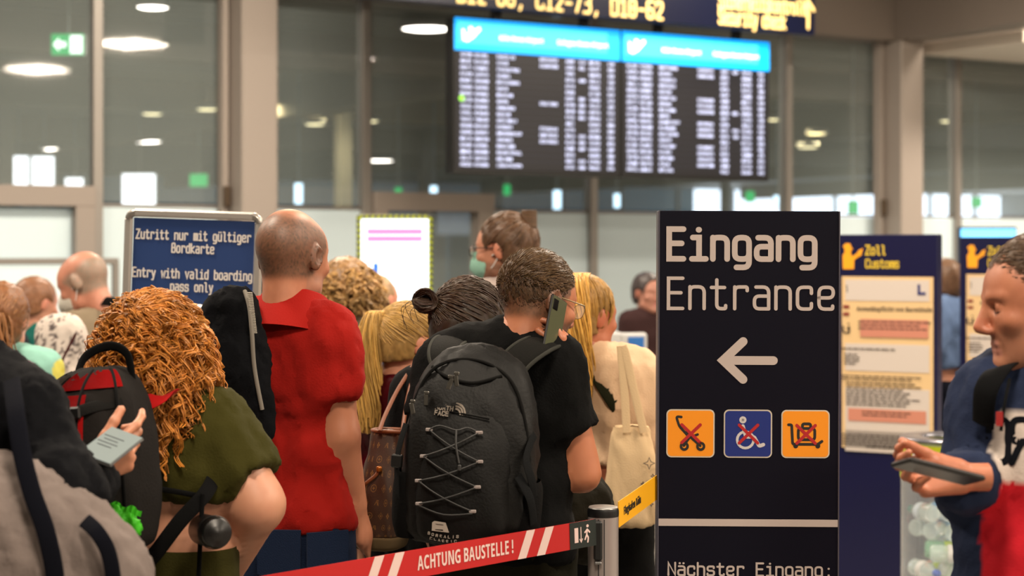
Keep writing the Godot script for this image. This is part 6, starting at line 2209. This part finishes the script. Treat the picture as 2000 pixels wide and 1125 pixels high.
	for q in [["BOREALIS", 0.0, -.036], ["CLASSIC", -.011, -.031]]:
		var x: float = q[2]
		for n in q[0].length():
			var ch: String = q[0][n]
			var gl: Array = {"A": [rnd([[0, 0], [.25, 1], [.5, 0]], 0)], "L": [rnd([[0, 1], [0, 0], [.45, 0]], 0)]}.get(ch, glyph(ch))
			var paths := []
			var bow: float = pow((x + .002) / .036, 2) * .004
			for g in gl:
				var w := PackedVector2Array()
				for e in g: w.append(Vector2(x + e.x * .0085, q[1] + bow + e.y * .0055))
				paths.append(w)
			strokes(nm, paths, .0014, Transform3D())
			x += .0094
	put(lay.call(nm, 878, 1038), "model_lettering", pale, fp)
	# side compression straps and mesh pockets
	var web := cloth(Color(.05, .055, .06), 120, .05)
	for q in [[[-.148, .27, .04], [-.160, .20, .05], [-.156, .12, .05], [-.150, .07, .04]], [[.145, .27, .03], [.135, .22, .08], [.150, .17, .075], [.158, .12, .04]], [[.120, .18, .09], [.150, .13, .08], [.160, .07, .05]]]:
		var pts := []
		for e in q: pts.append(Vector3(e[0], e[1], e[2]))
		strap(o, pts, .012, web, "compression_strap", Vector3(signf(pts[0].x), 0, .8), .14)
	put(boxes([[Vector3(-.160, .185, .055), Vector3(.026, .03, .012)]], .003), "buckle", mat(Color(.02, .02, .022), .4), o)
	for sx in [-1.0, 1.0]:
		mb = MB.new()
		var q := profile([[.01, .03, .05, 0], [.05, .042, .062, 0], [.13, .044, .066, 0], [.16, .036, .06, 0]], 2.4)
		mb.loft(q, 20, Color.WHITE, Basis(), false)
		for n in mb.v.size(): mb.v[n] += Vector3(sx * .128, 0, -.005)
		put(mb, "side_pocket", cloth(Color(.013, .013, .014), 60, .09), o)
	# shoulder straps with pale edges, grab handle
	var inv := o.transform.affine_inverse()
	var W := func(px: float, py: float, d: float) -> Vector3: return inv * at(px, py, d)
	var pad := cloth(Color(.060, .058, .050), 100, .08)
	for q in [[[880, 725, 4.17], [868, 694, 4.20], [872, 672, 4.26], [888, 662, 4.34], [905, 672, 4.44]], [[985, 735, 4.17], [1012, 700, 4.18], [1045, 676, 4.22], [1072, 668, 4.30], [1085, 690, 4.44]]]:
		var pts := []
		for e in q: pts.append(W.call(e[0], e[1], e[2]))
		var s := strap(o, pts, .036, pad, "shoulder_strap", Vector3(0, .75, .65), .2)
		for side in [-1.0, 1.0]:
			var c := curve(pts, 7)
			var edge := PackedVector3Array()
			for n in c.size():
				var tg := (c[mini(n + 1, c.size() - 1)] - c[maxi(n - 1, 0)]).normalized()
				edge.append(c[n] + tg.cross(Vector3(0, .75, .65)).normalized() * side * .036)
			var em := MB.new()
			em.tube(edge, .0048, 6)
			put(em, "edge_binding", cloth(Color(.17, .17, .155), 100, .05), s)
	strap(o, [W.call(912, 722, 4.12), W.call(918, 690, 4.12), W.call(940, 677, 4.13), W.call(962, 690, 4.12), W.call(972, 722, 4.12)], .007, black, "grab_handle", Vector3(0, 0, 1), .5)

func red_backpack() -> void:
	var o := thing("red_backpack", "dark grey backpack with red panels on the olive top's shoulder", "backpack", Transform3D(Basis(Vector3.UP, -.55) * Basis(Vector3.BACK, .10), at(196, 1075, 3.66)))
	var secs := profile([[.0, .09, .07, 0], [.02, .115, .095, 0], [.10, .125, .11, 0], [.20, .125, .11, 0], [.28, .115, .10, -.005], [.33, .095, .08, -.015], [.362, .06, .05, -.03], [.372, .02, .02, -.04]], 2.8)
	var mb := MB.new()
	mb.loft(secs, 40)
	folds(mb, .006, 12.0)
	put(mb, "main_compartment", cloth(Color(.085, .075, .070), 80, .06), o)
	var red := cloth(Color(.52, .025, .03), 80, .05)
	put(patch(secs, .17, .42, 12, 19, .006), "red_panel", red, o)
	put(patch(secs, .02, .26, 20, 25, .006), "red_top_panel", red, o)
	put(patch(secs, .27, .48, 19, 24, .007), "grey_top_panel", cloth(Color(.28, .26, .24), 80, .05), o)
	var pipe := cloth(Color(.02, .02, .022), 80, .04)
	for a in [.19, .43, .05]:
		var q := PackedVector3Array()
		for k in range(6, 26):
			var an: float = TAU * a
			var e: float = 2.0 / 2.8
			q.append(secs[k][0] + Vector3(signf(cos(an)) * pow(absf(cos(an)), e) * (secs[k][1] + .004), 0, signf(sin(an)) * pow(absf(sin(an)), e) * (secs[k][2] + .004)))
		mb = MB.new()
		mb.tube(q, .004, 6)
		put(mb, "zip_track", pipe, o)
	mb = MB.new()
	mb.tube(curve([Vector3(-.02, .345, .06), Vector3(-.03, .33, .085), Vector3(-.03, .29, .11)], 5), .004, 6)
	mb.box(Vector3(-.03, .275, .115), Vector3(.012, .03, .008), .003)
	put(mb, "zip_pull", pipe, o)
	strap(o, [Vector3(-.11, .22, .07), Vector3(-.02, .25, .118), Vector3(.07, .29, .09), Vector3(.11, .30, .02)], .013, cloth(Color(.06, .058, .055), 120, .06), "compression_strap", Vector3(0, .2, 1))
	put(boxes([[Vector3(.055, .285, .105), Vector3(.035, .026, .014)]], .004, Basis(Vector3.UP, .5)), "buckle", mat(Color(.02, .02, .02), .4), o)
	strap(o, [Vector3(-.045, .345, -.01), Vector3(-.035, .395, -.03), Vector3(.02, .415, -.045), Vector3(.065, .395, -.05), Vector3(.075, .34, -.05)], .010, pipe, "grab_handle", Vector3(0, 0, 1), .35)
	var inv := o.transform.affine_inverse()
	strap(o, [inv * at(245, 800, 3.72), inv * at(275, 790, 3.70), inv * at(318, 776, 3.72), inv * at(345, 772, 3.80)], .022, red, "shoulder_strap", Vector3(0, .5, 1))
	# crumpled green wrapper stuck in the side pocket
	var w := thing("green_wrapper", "crumpled bright green snack wrapper tucked beside the grey backpack", "wrapper", Transform3D(Basis(Vector3.BACK, -.25), at(237, 1018, 3.50)))
	var fd := Field.new(Vector3(-.06, -.06, -.04), Vector3(.06, .06, .04), .004)
	fd.capsule(Vector3(-.018, .0, 0), Vector3(.018, -.005, 0), .024, .022, .02, .5)
	var pm := MB.new()
	fd.nets(pm)
	folds(pm, .012, 42.0)
	put(pm, "pouch", satin(Color(.22, .62, .12)), w)
	var cr := MB.new()
	for k in 13:
		var x := -.030 + k * .005
		cr.quad(Vector3(x, .018, .004 * (k % 2)), Vector3(x + .005, .018, .004 * ((k + 1) % 2)), Vector3(x + .005, .032 + .004 * sin(k), .004 * ((k + 1) % 2)), Vector3(x, .032 + .004 * sin(k - 1.0), .004 * (k % 2)), Vector3(0, 0, 1))
	put(cr, "crimped_edge", satin(Color(.24, .66, .14)), w)

func monogram_texture() -> ImageTexture:
	var im := Image.create(512, 512, false, Image.FORMAT_RGB8)
	var base := Color(.20, .115, .065)
	var ink := Color(.42, .29, .13)
	for y in 512:
		for x in 512:
			var n := noise.get_noise_2d(x * .11, y * .11) * .04
			im.set_pixel(x, y, Color(base.r + n, base.g + n * .8, base.b + n * .6))
	for gy in 8:
		for gx in 8:
			var cx := gx * 64 + (32 if gy % 2 == 1 else 0) + 16
			var cy := gy * 64 + 32
			var kind := (gx + gy * 2) % 4
			for y in range(-20, 21):
				for x in range(-20, 21):
					var p := Vector2(x, y)
					var hit := false
					var a := absf(p.x)
					var b := absf(p.y)
					if kind == 0:      # four-petal flower
						hit = minf(Vector2(a - 9, b).length(), Vector2(a, b - 9).length()) < 6.0 and p.length() > 3.0
					elif kind == 1:    # four-pointed star in a lozenge
						hit = (absf(a + b - 17.0) < 1.6) or (a * b < 9.0 and a + b < 12.0)
					elif kind == 2:    # round flower
						hit = (absf(p.length() - 15.0) < 1.5) or (a * b < 8.0 and p.length() < 10.0)
					else:              # two crossed letters: L and V
						hit = (absf(p.x + 6.0 + p.y * -.25) < 2.0 and p.y > -14 and p.y < 12) or (absf(p.y - 11.0) < 1.8 and p.x > -8 and p.x < 6) or (absf(absf(p.x - 3.0) - (8.0 - p.y) * .42) < 1.8 and p.y > -12 and p.y < 8)
					if hit: im.set_pixel(posmod(cx + x, 512), posmod(cy + y, 512), ink)
	return ImageTexture.create_from_image(im)

func monogram_bag() -> void:
	var d := 4.74
	var k := d / F
	var o := thing("monogram_bag", "brown monogram canvas shoulder bag with tan leather straps", "bag", Transform3D(Basis(Vector3.UP, -.35), at(742, 1052, d)))
	var m := mat(Color(1, 1, 1), .5)
	m.albedo_texture = monogram_texture()
	m.uv1_scale = Vector3(3.0, 1.35, 1)
	var H := 212 * k
	var rows := [[.0, .060, .055, 0], [.02, .072, .066, 0], [.10, .068, .062, 0], [.20, .058, .045, 0], [H, .050, .030, 0]]
	var secs := profile(rows, 3.0)
	for s in secs: s[0].x = s[0].y * .12
	var mb := MB.new()
	mb.loft(secs, 40)
	folds(mb, .008, 11.0)
	put(mb, "canvas_body", m, o)
	var tan_m := mat(Color(.40, .19, .03), .55)
	mb = MB.new()
	var rim := PackedVector3Array()
	for s in 33:
		var an := TAU * s / 32
		var e := 2.0 / 3.0
		rim.append(Vector3(H * .12 + signf(cos(an)) * pow(absf(cos(an)), e) * .0515, H, signf(sin(an)) * pow(absf(sin(an)), e) * .0315))
	mb.tube(rim, .0055, 8)
	put(mb, "leather_rim", tan_m, o)
	var inv := o.transform.affine_inverse()
	for q in [[[741, 842], [752, 812], [775, 765], [800, 725], [822, 690]], [[786, 842], [792, 800], [800, 760], [812, 720], [824, 690]]]:
		var pts := []
		for e in q: pts.append(inv * at(e[0], e[1], d - .06 + (842 - e[1]) * .0016))
		strap(o, pts, .0065, tan_m, "shoulder_strap", Vector3(0, 0, 1), .5)
	strap(o, [Vector3(-.060, .10, .055), Vector3(-.02, .145, .066), Vector3(.015, .175, .060), Vector3(.022, .19, .056)], .005, tan_m, "side_lace", Vector3(0, 0, 1), .6)
	var nb := MB.new()
	nb.lathe(Vector3(.024, .192, .058), [Vector2(0, -.008), Vector2(.008, -.006), Vector2(.008, .006), Vector2(0, .008)], 12)
	put(nb, "lace_stud", mat(Color(.55, .30, .07), .3, .5), o)
	mb = MB.new()
	mb.loft(profile([[-.026, .050, .045, 0], [-.018, .066, .060, 0], [.004, .0735, .0675, 0], [.012, .0735, .0675, 0]], 3.0), 36)
	put(mb, "pale_base", cloth(Color(.36, .30, .21), 90, .04), o)

func cloth_bag() -> void:
	var d := 5.36
	var k := d / F
	var o := thing("cloth_bag", "cream cloth shopping bag printed with navy stars on the cream shirt's shoulder", "bag", Transform3D(Basis(Vector3.UP, .12), at(1238, 1024, d)))
	var H := 190 * k
	var rows := [[.0, .055, .03, 0], [.015, .070, .042, 0], [.08, .074, .046, 0], [.18, .070, .036, 0], [.26, .060, .020, 0], [H, .052, .010, 0]]
	var secs := profile(rows, 2.6)
	for s in secs: s[0].x += s[0].y * -.02
	var mb := MB.new()
	mb.loft(secs, 36)
	folds(mb, .012, 10.0)
	var cm := cloth(Color(.76, .66, .52), 110, .06)
	put(mb, "cloth_body", cm, o)
	var inv := o.transform.affine_inverse()
	for q in [[[1224, 845], [1220, 770], [1214, 700], [1212, 676]], [[1258, 845], [1240, 770], [1224, 700], [1216, 676]]]:
		var pts := []
		for e in q: pts.append(inv * at(e[0], e[1], d - .03 + (845 - e[1]) * .0002))
		strap(o, pts, .013, cm, "handle", Vector3(0, 0, 1))
	var st := MB.new()
	for q in [[1268, 905, 11.0], [1256, 945, 4.0], [1275, 930, 4.0], [1272, 985, 4.0], [1250, 985, 3.0]]:
		var c: Vector3 = inv * at(q[0], q[1], d - .048)
		var w := PackedVector2Array()
		for s in 9: w.append(Vector2(cos(TAU * s / 8.0), sin(TAU * s / 8.0)) * (q[2] * k if s % 2 == 0 else q[2] * k * .4))
		strokes(st, [w], .0022, Transform3D(Basis(), c))
	put(st, "star_print", mat(Color(.07, .08, .16), .7), o)

func holdall() -> void:
	var d := 3.18
	var o := thing("grey_holdall", "pale grey canvas holdall with navy straps carried by the navy jacket", "bag", Transform3D(Basis(), at(105, 1110, d)))
	var P := func(px: float, py: float, dz := 0.0) -> Vector3: return at(px, py, d - dz) - o.position
	var fd := Field.new(Vector3(-.32, -.30, -.20), Vector3(.24, .25, .20), .012)
	fd.capsule(P.call(-60, 1075), P.call(30, 1075), .145, .145, .06, .85)
	fd.capsule(P.call(30, 1075), P.call(165, 1125), .145, .112, .06, .85)
	fd.capsule(P.call(15, 985), P.call(20, 1080), .055, .10, .08)
	fd.cut(P.call(60, 1290), Vector3(0, -1, 0))
	var mb := MB.new()
	fd.nets(mb)
	folds(mb, .018, 8.0)
	put(mb, "canvas_body", cloth(Color(.40, .36, .345), 70, .06), o)
	var nv := cloth(Color(.022, .028, .065), 120, .06)
	strap(o, [P.call(22, 742, .0), P.call(30, 800, .06), P.call(42, 880, .10), P.call(62, 960, .125), P.call(90, 1040, .140), P.call(108, 1130, .135), P.call(108, 1200, .12)], .0165, nv, "shoulder_strap", Vector3(.1, 0, 1))
	strap(o, [P.call(165, 1016, .085), P.call(190, 1040, .110), P.call(212, 1080, .108), P.call(222, 1140, .10), P.call(220, 1200, .09)], .014, nv, "carry_strap", Vector3(.2, .2, 1))
